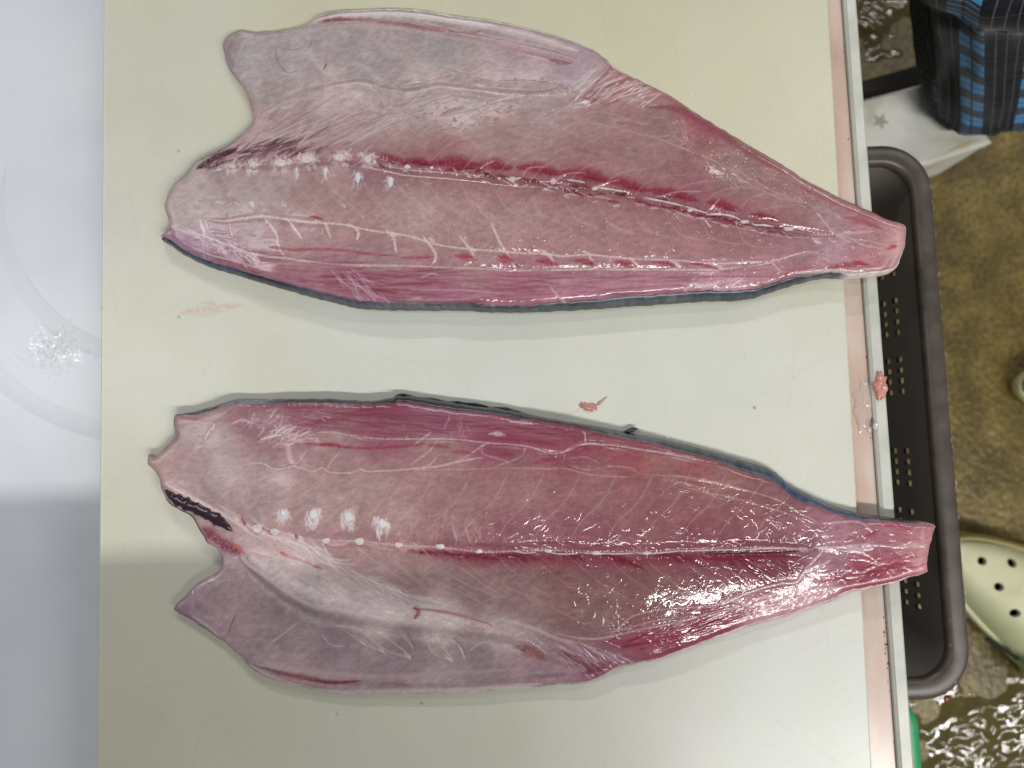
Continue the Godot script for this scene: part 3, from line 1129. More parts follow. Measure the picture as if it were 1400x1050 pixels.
func clog(called: String, tip: Vector3, heading: float, size: float, label: String) -> void:
	var root := thing(called, tip)
	root.rotation.y = heading
	root.scale = Vector3.ONE * size
	# local frame: x runs from the toe tip to the heel, z across, y up
	var L := 0.27
	var half := func(x: float) -> float:
		var t := clampf(x / L, 0.0, 1.0)
		var w := 0.058 * pow(sin(PI * clampf(t * 0.62 + 0.0, 0.0, 1.0)), 0.52)
		if t > 0.5: w = lerpf(0.0575, 0.040, smoothstep(0.5, 0.85, t))
		if t > 0.86: w *= sqrt(maxf(0.0, 1.0 - pow((t - 0.86) / 0.14, 2.0)))
		return w
	var cream := plain(Color.WHITE, 0.55)
	cream.albedo_texture = noise_tex(0.01, 97, 256, ramp([[0.0, 196, 194, 152], [0.5, 214, 212, 174], [1.0, 224, 222, 190]]))
	cream.uv1_triplanar = true
	cream.uv1_scale = Vector3(8, 8, 8)
	var band := plain(srgb(160, 146, 96), 0.6)
	var holes := []
	for r in 5:
		for q in 5:
			var hx := 0.030 + r * 0.0215
			var hz := (q - 2) * 0.0255 + (0.0127 if r % 2 else 0.0) - 0.004
			if absf(hz) < 0.040 and half.call(hx) - absf(hz) > 0.014: holes.append(Vector2(hx, hz))
	var top_y := func(x: float, z: float) -> float:
		var w: float = maxf(half.call(x), 0.004)
		var s := clampf(absf(z) / w, 0.0, 1.0)
		var ridge := lerpf(0.040, 0.066, smoothstep(0.0, 0.13, x))
		return 0.020 + (ridge - 0.020) * pow(maxf(0.0, 1.0 - pow(s, 3.2)), 0.55)
	var st := SurfaceTool.new()
	st.begin(Mesh.PRIMITIVE_TRIANGLES)
	st.set_smooth_group(0)
	var nx := 100
	var nz := 90
	var open_at := 0.150
	var hr := 0.0039
	var pos := []
	for i in nx + 1:
		for j in nz + 1:
			var x := open_at * pow(float(i) / nx, 1.15)
			var w: float = half.call(x)
			var s := float(j) / nz * 2.0 - 1.0
			var z := w * sin(s * PI / 2)
			var p := Vector2(x, z)
			for h in holes:
				var d: float = p.distance_to(h)
				if d < hr + 0.0011 and d > hr - 0.0016: p = h + (p - h).normalized() * hr
			pos.append(Vector3(p.x, top_y.call(x, z) if p == Vector2(x, z) else top_y.call(p.x, p.y), p.y))
	var keep := func(a: Vector3, b: Vector3, c: Vector3) -> bool:
		var m := Vector2(a.x + b.x + c.x, a.z + b.z + c.z) / 3.0
		for h in holes:
			if m.distance_to(h) < hr * 0.99: return false
		return true
	for p in pos: st.add_vertex(p)
	for i in nx:
		for j in nz:
			var a := i * (nz + 1) + j
			for t in [[a, a + nz + 1, a + 1], [a + 1, a + nz + 1, a + nz + 2]]:
				if keep.call(pos[t[0]], pos[t[1]], pos[t[2]]):
					for v in t: st.add_index(v)
	st.generate_normals()
	put("upper", st.commit(), cream, root)
	var ringm := SurfaceTool.new()
	ringm.begin(Mesh.PRIMITIVE_TRIANGLES)
	for h in holes:
		for k in 14:
			var a : Vector2 = Vector2.from_angle(TAU * k / 14) * hr + h
			var b : Vector2 = Vector2.from_angle(TAU * (k + 1) / 14) * hr + h
			var ya: float = top_y.call(a.x, a.y)
			var yb: float = top_y.call(b.x, b.y)
			for v in [Vector3(a.x, ya, a.y), Vector3(b.x, yb, b.y), Vector3(b.x, yb - 0.004, b.y), Vector3(a.x, ya, a.y), Vector3(b.x, yb - 0.004, b.y), Vector3(a.x, ya - 0.004, a.y)]: ringm.add_vertex(v)
	ringm.generate_normals()
	put("vent_hole_walls", ringm.commit(), cream, root)
	# near-black sheet under the vent holes, sole, toe band
	var lin := []
	for k in 5:
		var row := []
		for i in 40:
			var x := 0.012 + (open_at - 0.012) * i / 39.0
			var w: float = half.call(x) * 0.86
			var z := lerpf(-w, w, k / 4.0)
			row.append(Vector3(x, maxf(0.017, top_y.call(x, z) - 0.012 - 0.01 * absf(k - 2.0)), z))
		lin.append(row)
	put("dark_inner_sheet", sheet(lin), plain(srgb(14, 13, 11), 0.9), root)
	var outline := []
	for i in 61:
		var x := L * (0.5 - 0.5 * cos(PI * i / 60.0))
		outline.append(Vector2(x, half.call(x)))
	for i in range(59, 0, -1):
		var x := L * (0.5 - 0.5 * cos(PI * i / 60.0))
		outline.append(Vector2(x, -half.call(x)))
	var rows := []
	for f in [[0.94, 0.0008], [1.03, 0.004], [1.06, 0.012], [1.07, 0.019], [1.045, 0.0225], [1.0, 0.0215], [0.9, 0.0205], [0.02, 0.020]]:
		var row := []
		for p in outline: row.append(Vector3(0.13 + (p.x - 0.13) * (f[0] if f[0] < 0.95 else lerpf(1.0, f[0], 0.6)), f[1], p.y * f[0]))
		rows.append(row)
	put("sole", sheet(rows, true), cream, root)
	var tb := []
	for f in [[1.075, 0.015], [1.085, 0.024], [1.04, 0.030], [0.985, 0.034], [0.95, 0.032]]:
		var row := []
		for i in range(-26, 5):
			var a := i / 26.0
			var x := 0.085 * (1.0 - cos(a * PI * 0.5))
			var w: float = half.call(x)
			row.append(Vector3(x - (f[0] - 1.0) * 0.05, f[1] + (0.006 * (1.0 - absf(a))), signf(a) * w * f[0]))
		tb.append(row)
	put("toe_band", sheet(tb), band, root)
	# strap button and side slit
	var btn := CylinderMesh.new()
	btn.top_radius = 0.021
	btn.bottom_radius = 0.023
	btn.height = 0.005
	for s in [-1, 1]:
		var b := put("strap_button", btn, cream, root, Vector3(0.138, 0.046, s * 0.0535))
		b.rotation.x = s * deg_to_rad(62)
		var slit := CapsuleMesh.new()
		slit.radius = 0.0021
		slit.height = 0.036
		var sl := put("side_slit", slit, plain(srgb(34, 30, 22), 0.9), root, Vector3(0.094, 0.0330, s * 0.0525))
		sl.rotation = Vector3(0, 0, PI / 2)
	var strap := []
	for f in [[0.0, 0.044], [0.0025, 0.052], [0.0, 0.060]]:
		var row := []
		for i in 31:
			var a := lerpf(-PI / 2, PI / 2, i / 30.0)
			row.append(Vector3(0.14 + cos(a) * (0.128 + f[0]), f[1] + 0.012 * cos(a), sin(a) * (0.056 + f[0])))
		strap.append(row)
	put("heel_strap", sheet(strap), cream, root)
	tag(root, label, "shoe", "pale rubber clogs on the wet floor")


func clogs() -> void:
	clog("rubber_clog", at(1280, 742, FLOOR_Y + 0.02) - Vector3(0, 0.02, 0), -0.62, 1.04, "pale green rubber clog with round vent holes, half behind the brown basket")
	clog("rubber_clog", at(1400, 527, FLOOR_Y + 0.02) - Vector3(0, 0.02, 0), -0.1, 1.0, "pale rubber clog of which only the toe shows at the right edge")


const A_OUT := [329, 42, 312, 50, 305, 61, 308, 80, 314, 96, 329, 115, 341, 135, 347, 156, 348, 172, 332, 189, 311, 207, 290, 217, 269, 231, 257, 246, 242, 260, 232, 279, 232, 293, 237, 307, 232, 316, 220, 326, 233, 336, 260, 353, 290, 366, 326, 377, 368, 390, 410, 402, 455, 414, 500, 423, 560, 425, 630, 425, 690, 428, 780, 425, 870, 419, 960, 413, 1020, 410, 1066, 396, 1093, 388, 1129, 381, 1165, 382, 1204, 377, 1220, 371, 1225, 360, 1231, 341, 1233, 320, 1229, 310, 1204, 302, 1190, 295, 1162, 283, 1135, 270, 1099, 251, 1066, 230, 1024, 207, 997, 190, 955, 164, 930, 148, 900, 129, 864, 110, 840, 97, 828, 84, 810, 71, 780, 57, 720, 39, 672, 29, 620, 21, 575, 14, 530, 12, 485, 14, 440, 21, 422, 33, 395, 41, 356, 45, 340, 43]
const A_RIM := [[329, 42, 2, 165, 140, 140], [440, 21, 3, 205, 190, 180], [530, 12, 5, 215, 205, 190], [620, 21, 6, 212, 200, 185], [720, 39, 5, 212, 200, 185], [780, 57, 5, 205, 190, 180], [828, 84, 3, 200, 180, 170], [900, 129, 2, 170, 120, 125], [1000, 190, 2, 150, 85, 95], [1100, 250, 2, 150, 100, 95], [1204, 302, 2, 150, 80, 90], [1233, 330, 3, 200, 165, 165], [1210, 375, 4, 215, 200, 195], [1165, 382, 4, 225, 215, 210], [1130, 381, 5, 62, 66, 76], [1066, 396, 9, 52, 60, 72], [983, 412, 10, 60, 70, 78], [870, 419, 10, 76, 84, 90], [780, 425, 8, 64, 74, 82], [690, 428, 6, 70, 70, 84], [560, 425, 7, 92, 82, 98], [455, 414, 7, 72, 73, 88], [368, 390, 6, 48, 50, 66], [290, 366, 6, 58, 68, 92], [233, 336, 6, 52, 56, 70], [220, 326, 4, 54, 58, 72], [239, 309, 1, 170, 130, 135], [232, 290, 2, 178, 150, 145], [257, 246, 1, 150, 110, 115], [290, 217, 1, 100, 60, 70], [347, 160, 1, 185, 150, 150], [308, 80, 2, 170, 140, 145]]


func upper_fillet() -> void:
	var p0 := at(205, -10)
	var p1 := at(1250, 445)
	canvas(p0.x, p0.z, p1.x, p1.z, 0.00042)
	var root := thing("fish_fillet", Vector3((p0.x + p1.x) / 2, 0, (p0.z + p1.z) / 2))
	wash([[330, 70, 171, 159, 163, 4, 0.2, 0.42], [318, 62, 148, 135, 134, 5, 0.2, 0.42], [400, 80, 165, 150, 153, 4.5, 0.2, 0.45], [380, 130, 160, 144, 142, 5, 0.2, 0.45], [500, 60, 162, 146, 148, 5, 0.15, 0.45], [600, 75, 158, 144, 147, 5, 0.25, 0.4], [700, 85, 172, 146, 154, 5, 0.3, 0.4], [780, 100, 165, 140, 150, 6, 0.3, 0.4], [500, 95, 158, 142, 144, 4.5, 0.2, 0.42], [620, 105, 168, 145, 142, 6, 0.3, 0.4],
		[345, 165, 178, 150, 152, 7, 0.3, 0.35], [450, 135, 186, 162, 154, 8.5, 0.3, 0.4], [400, 170, 170, 142, 140, 9, 0.4, 0.3], [560, 140, 165, 142, 125, 9, 0.3, 0.4], [650, 140, 168, 145, 135, 9.5, 0.42, 0.35], [740, 145, 165, 140, 132, 11, 0.42, 0.35], [480, 180, 165, 135, 135, 11, 0.3, 0.4], [580, 180, 158, 128, 125, 13, 0.3, 0.4], [680, 180, 160, 128, 122, 13.5, 0.42, 0.35], [800, 170, 158, 125, 118, 12.5, 0.56, 0.23], [900, 180, 150, 115, 108, 11.5, 0.7, 0.21], [1000, 230, 150, 115, 105, 9.5, 1.12, 0.2], [950, 160, 150, 88, 96, 8, 0.56, 0.23], [860, 115, 165, 120, 122, 7, 0.4, 0.3], [1080, 270, 150, 110, 110, 8, 0.84, 0.2],
		[600, 210, 160, 115, 120, 15, 0.4, 0.28], [800, 225, 152, 110, 112, 15, 0.56, 0.23], [950, 265, 145, 98, 105, 12.5, 0.7, 0.2], [255, 280, 174, 156, 151, 9, 0.2, 0.4], [350, 270, 170, 150, 147, 13, 0.2, 0.36], [450, 280, 165, 132, 130, 15.5, 0.3, 0.32], [520, 250, 150, 115, 120, 15, 0.4, 0.3], [560, 290, 168, 138, 128, 16.5, 0.4, 0.3], [640, 270, 165, 130, 125, 16.5, 0.84, 0.21], [700, 300, 165, 130, 122, 16.5, 1.12, 0.2], [800, 290, 160, 122, 116, 16, 1.26, 0.2], [900, 320, 155, 115, 112, 14.5, 0.98, 0.2], [1000, 330, 148, 105, 108, 12, 0.56, 0.23], [1080, 340, 150, 110, 115, 10, 0.56, 0.21],
		[400, 345, 165, 130, 132, 13, 0.3, 0.32], [520, 355, 158, 122, 125, 13.5, 0.3, 0.3], [640, 355, 160, 125, 128, 13.5, 0.84, 0.2], [800, 360, 158, 118, 122, 13, 1.12, 0.2], [920, 362, 155, 112, 120, 12, 0.98, 0.2], [260, 345, 150, 110, 130, 6.5, 0.3, 0.32], [320, 365, 145, 100, 115, 8, 0.3, 0.32], [400, 380, 150, 95, 112, 9, 0.3, 0.3], [500, 395, 145, 88, 108, 9.5, 0.4, 0.28], [600, 400, 150, 92, 112, 9.5, 0.4, 0.28], [700, 395, 158, 100, 120, 9.5, 0.56, 0.23], [800, 400, 168, 112, 132, 9, 0.56, 0.23], [900, 395, 172, 120, 138, 9, 0.7, 0.21], [980, 390, 178, 130, 145, 9, 1.12, 0.2], [1060, 375, 170, 120, 130, 8.5, 0.84, 0.2], [1130, 330, 165, 130, 138, 9, 0.56, 0.2], [1180, 320, 160, 112, 118, 9, 0.56, 0.2], [1190, 350, 168, 115, 120, 8.5, 0.56, 0.2], [1215, 340, 188, 145, 146, 9, 0.56, 0.2]], -0.02, 1.045, 1.35)
	var b := body(A_OUT, A_RIM, true)
	fill_inside(b[1])
	soften_edge()
	round_edges(11.0)
	# relief: groove of the backbone, step at the belly wall, seam of the back muscle
	var spine := [275, 228, 320, 225, 380, 222, 461, 216, 503, 218, 554, 228, 612, 233, 696, 243, 762, 246, 810, 257, 879, 270, 930, 281, 1005, 297, 1077, 313, 1140, 322]
	line(spine, 110, [], 0, -1.0, 1.0, 0.12, 0.0)
	line(spine, 26, [], 0, -1.5, 1.0, 0.12, 0.0)
	line([480, 222, 560, 230, 700, 246, 880, 272, 1005, 298, 1090, 318], 110, [142, 88, 98], 0.42, 0.0, 1.0, 0.15, 0.2)
	line(spine, 60, [140, 78, 92], 0.34, 0.0, 1.0, 0.1, 0.3)
	line([503, 218, 612, 233, 696, 243, 762, 246, 810, 257, 879, 270, 930, 281, 1005, 297, 1077, 313], 24, [140, 78, 92], 0.35, 0.0, 1.0, 0.2, 0.4)
	var low := [317, 336, 344, 347, 386, 353, 470, 362, 590, 365, 702, 370, 816, 368, 930, 369, 988, 368, 1055, 360]
	var upr := [281, 299, 305, 302, 332, 299, 362, 296, 395, 300, 430, 304, 470, 307, 500, 314, 530, 318, 560, 323, 600, 335, 645, 341, 684, 344, 714, 346, 744, 347, 768, 350, 804, 348, 834, 351, 864, 354, 918, 356, 975, 360, 1020, 358, 1055, 357, 1099, 345, 1121, 345]
	line(low, 16, [], 0, -0.8, 1.0, 0.1, 0.0)
	line(upr, 14, [], 0, -0.5, 1.0, 0.1, 0.0)
	var flapline := [359, 156, 386, 141, 428, 126, 470, 118, 500, 115, 554, 130, 600, 120, 639, 125, 684, 130, 726, 132, 768, 132, 792, 120, 810, 102, 828, 90]
	line(flapline, 22, [192, 168, 160], 0.55, 1.4, 1.0, 0.1, 0.4)
	line([365, 148, 390, 131, 428, 117, 470, 108, 500, 106, 550, 118, 600, 110, 640, 114, 684, 119, 726, 121, 760, 120], 18, [], 0, -1.2, 1.0, 0.1, 0.0)
	line([430, 36, 500, 30, 570, 36, 640, 50, 720, 66, 790, 84], 14, [], 0, 1.2, 1.0, 0.1, 0.0)
	weather(1.0, 0.55, 0.12)

	# belly wall: red and cream rim, folds, veins
	line([424, 32, 470, 22, 530, 19, 600, 26, 680, 38, 740, 54, 790, 70], 13, [222, 208, 196], 0.85, 0.5, 0.8, 0.1, 0.2)
	line([434, 30, 470, 26, 505, 27, 545, 32, 590, 40, 630, 44], 9, [150, 82, 90], 0.75, -0.3, 0.9, 0.2, 0.6)
	line([440, 28, 462, 26, 480, 27], 7, [130, 55, 68], 0.8, -0.2, 0.9, 0.4, 0.5)
	line([545, 31, 600, 38, 640, 44, 665, 42], 6, [158, 92, 98], 0.7, -0.2, 0.9, 0.3, 0.6)
	line([600, 46, 660, 56, 720, 72, 750, 80, 785, 88], 6, [160, 100, 112], 0.6, -0.2, 0.9, 0.3, 0.6)
	line([752, 82, 768, 86, 780, 87], 8, [132, 70, 88], 0.75, -0.2, 0.8, 0.4, 0.5)
	line([430, 40, 500, 35, 570, 42, 640, 55, 720, 68, 790, 82], 9, [196, 172, 174], 0.5, 0.5, 0.9, 0.2, 0.4)
	line([668, 38, 700, 44, 745, 56, 778, 65], 9, [198, 180, 178], 0.55, 0.9, 0.7, 0.2, 0.3)  # pale strip painted for the sheen along the rim ridge
	line([377, 75, 410, 72, 428, 84, 443, 102, 461, 103, 482, 88, 503, 97, 530, 115, 556, 131], 10, [198, 176, 178], 0.35, 0.5, 1.0, 0.15, 0.4)
	line([322, 90, 332, 60, 345, 52, 400, 46], 6, [200, 168, 172], 0.55, 0.6, 0.8, 0.2, 0.4)
	line([318, 92, 312, 70, 318, 54], 10, [150, 122, 126], 0.7, -0.2, 0.8, 0.2, 0.3)
	line([376, 63, 380, 84, 392, 99, 407, 96], 1.8, [120, 104, 116], 0.6, -0.1)
	line([376, 64, 398, 68, 412, 66], 1.6, [124, 106, 116], 0.5, -0.1)
	line([422, 66, 427, 54], 1.8, [130, 100, 112], 0.6)
	line([446, 87, 443, 95], 2.2, [112, 44, 60], 0.9)
	line([365, 80, 372, 100, 385, 118, 360, 130], 2.0, [196, 176, 178], 0.4, 0.2)
	line([404, 98, 414, 108, 412, 122], 1.6, [200, 178, 180], 0.4, 0.2)
	line([452, 118, 478, 114, 496, 116, 510, 124], 12, [200, 178, 164], 0.55, 0.5, 0.9, 0.3, 0.5)
	line([366, 166, 374, 156, 382, 150], 7, [178, 118, 94], 0.75, 0.2, 0.9, 0.3, 0.3)
	line([347, 176, 352, 158, 364, 148, 392, 134], 4, [196, 160, 152], 0.6, 0.4)
	strands([355, 160, 560, 125, 680, 60, 500, 45, 360, 70], 60, 10, 40, 15, 50, 1.2, [192, 170, 176], 0.22, 0.06, 0.8)
	strands([600, 60, 780, 90, 760, 128, 620, 118], 40, -8, 25, 12, 40, 1.4, [196, 176, 182], 0.28, 0.12, 0.8)
	line([545, 118, 590, 105, 620, 92, 655, 80], 4, [190, 170, 172], 0.45, 0.8, 0.9)
	line([560, 112, 600, 110, 620, 104, 610, 96], 2.5, [196, 180, 178], 0.5, 0.5)
	line([640, 113, 660, 118, 690, 112, 725, 112, 770, 120], 5, [186, 164, 168], 0.4, 0.7, 0.9)
	line([705, 108, 708, 115, 722, 116], 2.6, [200, 186, 188], 0.4, 0.7)
	# membrane and rib bed behind the belly wall
	lens(585, 140, 95, 26, -8, [158, 134, 110], 0.6, -0.2, 1.0)
	lens(650, 130, 60, 12, 8, [160, 138, 118], 0.5, -0.2, 1.0)
	for s in [[311, 208, 365, 188, 432, 156], [330, 206, 400, 178, 470, 154], [340, 206, 420, 182, 500, 150], [468, 205, 530, 170, 587, 150], [500, 178, 560, 142, 584, 124], [360, 200, 430, 190, 480, 170], [480, 195, 540, 165, 620, 128], [420, 205, 470, 190, 540, 160]]:
		line(s, 3.2, [196, 178, 176], 0.62, 0.35, 0.8, 0.3, 0.4)
	strands([315, 210, 350, 170, 470, 130, 600, 135, 540, 175, 440, 212], 110, -27, 8, 18, 60, 1.5, [200, 184, 182], 0.42, 0.14, 0.3)
	strands([315, 210, 360, 165, 470, 140, 520, 160, 440, 210], 45, -27, 8, 15, 50, 2.0, [132, 100, 106], 0.35, -0.12, 0.3)
	strands([560, 135, 720, 135, 640, 175, 520, 205], 50, -24, 10, 15, 60, 1.2, [190, 166, 156], 0.35, 0.1, 0.3)
	line([600, 159, 630, 153, 690, 136, 740, 128], 3, [192, 170, 162], 0.55, 0.4)
	# upper loin seams
	for s in [[762, 177, 795, 162, 810, 153, 840, 156, 867, 165], [795, 163, 840, 174, 867, 165], [840, 175, 888, 186, 915, 183, 867, 165], [915, 183, 935, 195, 958, 211], [891, 186, 930, 201, 957, 212], [900, 176, 917, 183], [918, 197, 958, 211, 985, 225, 1008, 239], [1010, 234, 1055, 260, 1100, 277], [958, 212, 1000, 232, 1020, 250, 1060, 268, 1102, 278], [1102, 277, 1124, 288, 1150, 294], [745, 185, 760, 178, 800, 163]]:
		line(s, 2.6, [194, 160, 150], 0.62, 0.16)
		line(s, 6, [150, 112, 106], 0.2, -0.1, 1.0)
	line([780, 183, 788, 173, 800, 168, 830, 172], 2.0, [190, 156, 148], 0.4)
	for s in [[900, 178, 40, 8, 18], [860, 170, 36, 7, 8], [940, 202, 40, 7, 30], [985, 228, 34, 6, 30]]: lens(s[0], s[1], s[2], s[3], s[4], [146, 96, 96], 0.5, -0.1)
	line([880, 145, 930, 152, 975, 178, 1030, 212, 1075, 238], 16, [136, 62, 78], 0.62, 0.2, 1.0, 0.25, 0.4)
	line([1080, 248, 1120, 268, 1170, 290, 1205, 304], 7, [150, 78, 84], 0.6, 0.2, 1.0, 0.2, 0.4)
	strands([640, 160, 1000, 235, 900, 260, 600, 205], 90, -62, 12, 10, 34, 1.2, [184, 150, 142], 0.22, 0.04, 0.5)
	# fan of torn fibres where the belly wall ends
	strands([780, 140, 812, 100, 850, 98, 890, 124, 880, 148, 820, 148], 60, -34, 7, 22, 55, 1.8, [206, 176, 176], 0.6, 0.3, 0.2)
	strands([780, 142, 812, 106, 850, 104, 890, 128, 880, 148, 820, 148], 34, -34, 7, 20, 50, 2.2, [142, 74, 88], 0.6, -0.25, 0.2)
	for s in [[828, 136, 846, 122, 884, 116], [834, 140, 860, 124, 888, 120], [786, 138, 800, 122, 822, 104], [846, 133, 866, 128, 886, 121], [806, 140, 826, 118, 850, 106]]: line(s, 2.6, [216, 196, 192], 0.75, 0.35)
	lens(806, 136, 20, 9, 10, [160, 70, 86], 0.7)
	lens(868, 138, 40, 9, 6, [186, 158, 144], 0.7, 0.3)
	# backbone line: pockets of blood, dark slits, white sinew
	for s in [[627, 228, 62, 17, 4], [678, 230, 50, 16, 6], [741, 236, 58, 17, 8], [807, 245, 66, 17, 12], [861, 257, 58, 15, 14], [924, 270, 66, 14, 12], [993, 285, 46, 12, 14], [1049, 300, 36, 9, 10], [575, 225, 40, 10, 6], [535, 219, 36, 8, 8]]:
		lens(s[0] - 4, s[1] - 3, s[2] * 1.05, s[3] * 1.6, s[4], [140, 42, 60], 0.92, 0.25, 0.95)
		lens(s[0] + 6, s[1] + 1, s[2] * 0.5, s[3] * 0.45, s[4], [112, 26, 42], 0.6, -0.2, 1.0)
	for s in [[795, 256, 60, 10, 18], [861, 271, 60, 9, 16], [983, 301, 70, 11, 16], [1060, 319, 50, 7, 10], [925, 288, 60, 9, 14], [730, 251, 40, 7, 12]]: lens(s[0], s[1], s[2], s[3], s[4], [124, 44, 58], 0.7, -0.3, 1.0)
	for s in [[729, 246, 12, 4], [785, 255, 14, 4], [848, 265, 16, 4], [905, 272, 16, 3.5], [665, 238, 10, 3.5], [976, 296, 12, 3]]: lens(s[0], s[1], s[2], s[3], 12, [64, 18, 28], 0.85, -0.4, 0.8)
	line([503, 221, 554, 229, 600, 231, 650, 234], 2.0, [196, 150, 150], 0.5, 0.2, 0.8, 0.2, 0.9)
	for s in [[654, 232, 664, 226, 676, 220], [714, 240, 724, 230, 745, 228], [760, 246, 775, 238, 800, 236], [810, 257, 830, 250, 846, 246], [905, 268, 930, 262, 960, 262], [966, 290, 978, 278, 984, 272]]: line(s, 2.4, [202, 164, 166], 0.6, 0.3)
	strands([620, 235, 1010, 300, 1000, 318, 600, 262], 90, 40, 30, 6, 22, 1.4, [170, 110, 112], 0.35, 0.1, 0.8)
	strands([820, 300, 1060, 320, 1040, 335, 840, 318], 30, 60, 20, 8, 24, 1.4, [184, 130, 126], 0.3, 0.06, 0.5)
	for k in 34:      # ragged blood and torn tissue along the backbone
		var t := k / 33.0
		var x := lerpf(520.0, 1075.0, t)
		var y := 226.0 + maxf(0.0, x - 600.0) * 0.19 + rng.randfn() * 3.0
		lens(x, y - 2.0, rng.randf_range(8, 26), rng.randf_range(3, 8), 12.0 + rng.randfn() * 16.0, [108, 28, 44], 0.75, -0.2, 0.9)
		lens(x + rng.randf_range(-8, 8), y + rng.randf_range(1, 8), rng.randf_range(6, 22), rng.randf_range(2, 4.5), 14.0 + rng.randfn() * 30.0, [216, 190, 190], 0.7, 0.3, 0.8)
	# dark membrane at the head end of the backbone
	strands([268, 232, 285, 215, 330, 200, 430, 190, 440, 214, 330, 226], 50, -28, 8, 14, 44, 3.0, [104, 64, 78], 0.6, -0.15, 0.2)
	line([268, 232, 282, 222, 300, 213, 322, 205], 10, [62, 32, 42], 0.9, 0.3, 0.8, 0.2, 0.6)
	strands([272, 232, 290, 214, 345, 198, 420, 204, 400, 214, 320, 226], 40, -25, 10, 10, 30, 2.6, [74, 42, 54], 0.7, -0.1, 0.3)
	line([290, 234, 310, 230, 322, 224], 5, [212, 190, 188], 0.7, 0.3)
	# centre of the loin: yellowish bruise, pale shreds
	lens(610, 282, 40, 26, 20, [176, 146, 104], 0.6, 0.0, 1.0)
	strands([580, 262, 660, 260, 650, 330, 570, 320], 70, 65, 22, 6, 26, 1.3, [200, 172, 146], 0.4, 0.12, 0.6)
	strands([480, 250, 600, 250, 600, 290, 480, 290], 40, 20, 50, 5, 18, 2.2, [190, 164, 158], 0.35, 0.12, 0.6)
	strands([520, 280, 600, 280, 600, 325, 520, 325], 30, 50, 12, 18, 45, 1.2, [194, 168, 156], 0.4, 0.05, 0.4)
	strands([250, 250, 600, 260, 600, 330, 260, 300], 110, 8, 30, 8, 34, 1.1, [196, 172, 164], 0.26, 0.03, 0.5)
	strands([640, 270, 1080, 330, 1000, 350, 640, 340], 200, 10, 40, 5, 20, 1.1, [184, 148, 136], 0.28, 0.05, 0.6)
	strands([560, 240, 1000, 300, 1060, 345, 900, 352, 560, 335], 130, -50, 30, 4, 14, 1.4, [192, 158, 146], 0.3, 0.1, 0.8)
	for s in [[450, 265, 470, 285, 480, 300], [370, 258, 388, 275, 395, 297], [500, 262, 530, 290, 560, 322], [320, 275, 330, 284, 334, 298]]: line(s, 1.6, [190, 164, 158], 0.4)
	lens(300, 277, 14, 3, 20, [214, 200, 198], 0.7, 0.2)
	lens(270, 277, 10, 3, 30, [208, 192, 188], 0.6, 0.2)
	lens(323, 277, 8, 3, 30, [208, 192, 188], 0.6, 0.2)
	lens(345, 279, 9, 7, 60, [226, 214, 220], 0.85, 0.3)
	lens(388, 279, 8, 6, 40, [210, 190, 188], 0.7, 0.3)
	lens(469, 281, 8, 6, 40, [210, 190, 188], 0.7, 0.3)
	for k in 16:
		var x := 300.0 + k * 47.0
		var y := 226.0 + maxf(0.0, x - 520.0) * 0.15
		line([x, y + 8, x + 16, y + 34, x + 42, y + 62 - k * 1.5, x + 62, y + 92 - k * 3.6], 2.0, [196, 170, 162], 0.42, 0.0, 0.8, 0.25, 0.5)
		line([x - 4, y + 14, x + 8, y + 40, x + 30, y + 66 - k * 1.5], 14.0, [142, 104, 102], 0.2, 0.0, 1.0, 0.2, 0.5)
		if k > 3: line([x, y - 6, x + 18, y - 26, x + 40, y - 48 + k, x + 78, y - 66 + k * 2.2], 2.0, [192, 164, 154], 0.4, 0.0, 0.8, 0.25, 0.5)
	strands([480, 150, 780, 160, 980, 230, 960, 262, 620, 212, 500, 205], 200, -58, 20, 4, 13, 1.1, [190, 156, 148], 0.2, 0.03, 0.4)
	strands([260, 250, 600, 255, 1040, 318, 1000, 352, 600, 335, 270, 300], 260, 48, 24, 4, 13, 1.1, [192, 162, 152], 0.2, 0.03, 0.4)
	strands([260, 250, 600, 255, 1040, 318, 1000, 352, 600, 335, 270, 300], 160, 48, 20, 6, 24, 1.6, [140, 104, 102], 0.2, -0.02, 0.4)
	# scalloped seam, cross bands and red pockets
	line(upr, 2.4, [220, 196, 192], 0.85, 0.3, 0.6, 0.06, 0.6)
	line(low, 2.4, [220, 196, 192], 0.85, 0.3, 0.6, 0.06, 0.6)
	for s in [[362, 299, 377, 317, 383, 341, 392, 354], [392, 298, 407, 317, 413, 326], [445, 305, 452, 325], [479, 307, 490, 317, 488, 329], [527, 314, 538, 326, 542, 346], [578, 323, 590, 338, 596, 350, 590, 363], [627, 322, 642, 341, 647, 353, 633, 365], [672, 304, 680, 325, 687, 338, 696, 350, 704, 368], [742, 343, 753, 352, 758, 364], [806, 346, 807, 353, 814, 364, 807, 368], [861, 353, 872, 364, 864, 368], [915, 356, 929, 365, 909, 369], [975, 359, 987, 366], [280, 300, 288, 320], [313, 305, 318, 325]]: line(s, 3.6, [218, 194, 190], 0.9, 0.35, 0.8, 0.25)
	for s in [[645, 341, 6], [684, 342, 5], [744, 345, 5], [804, 347, 5], [537, 320, 6], [590, 328, 5], [478, 308, 4], [435, 303, 5]]: lens(s[0], s[1], s[2] * 2, s[2], 30, [214, 192, 190], 0.8, 0.35)
	for s in [[637, 352, 22, 11], [690, 354, 18, 12], [747, 359, 22, 11], [800, 359, 24, 10], [855, 361, 24, 9], [912, 362, 30, 7], [963, 364, 30, 5], [432, 298, 14, 5]]: lens(s[0], s[1], s[2] * 1.3, s[3] * 1.25, 12, [152, 50, 66], 0.92, -0.15, 0.9)
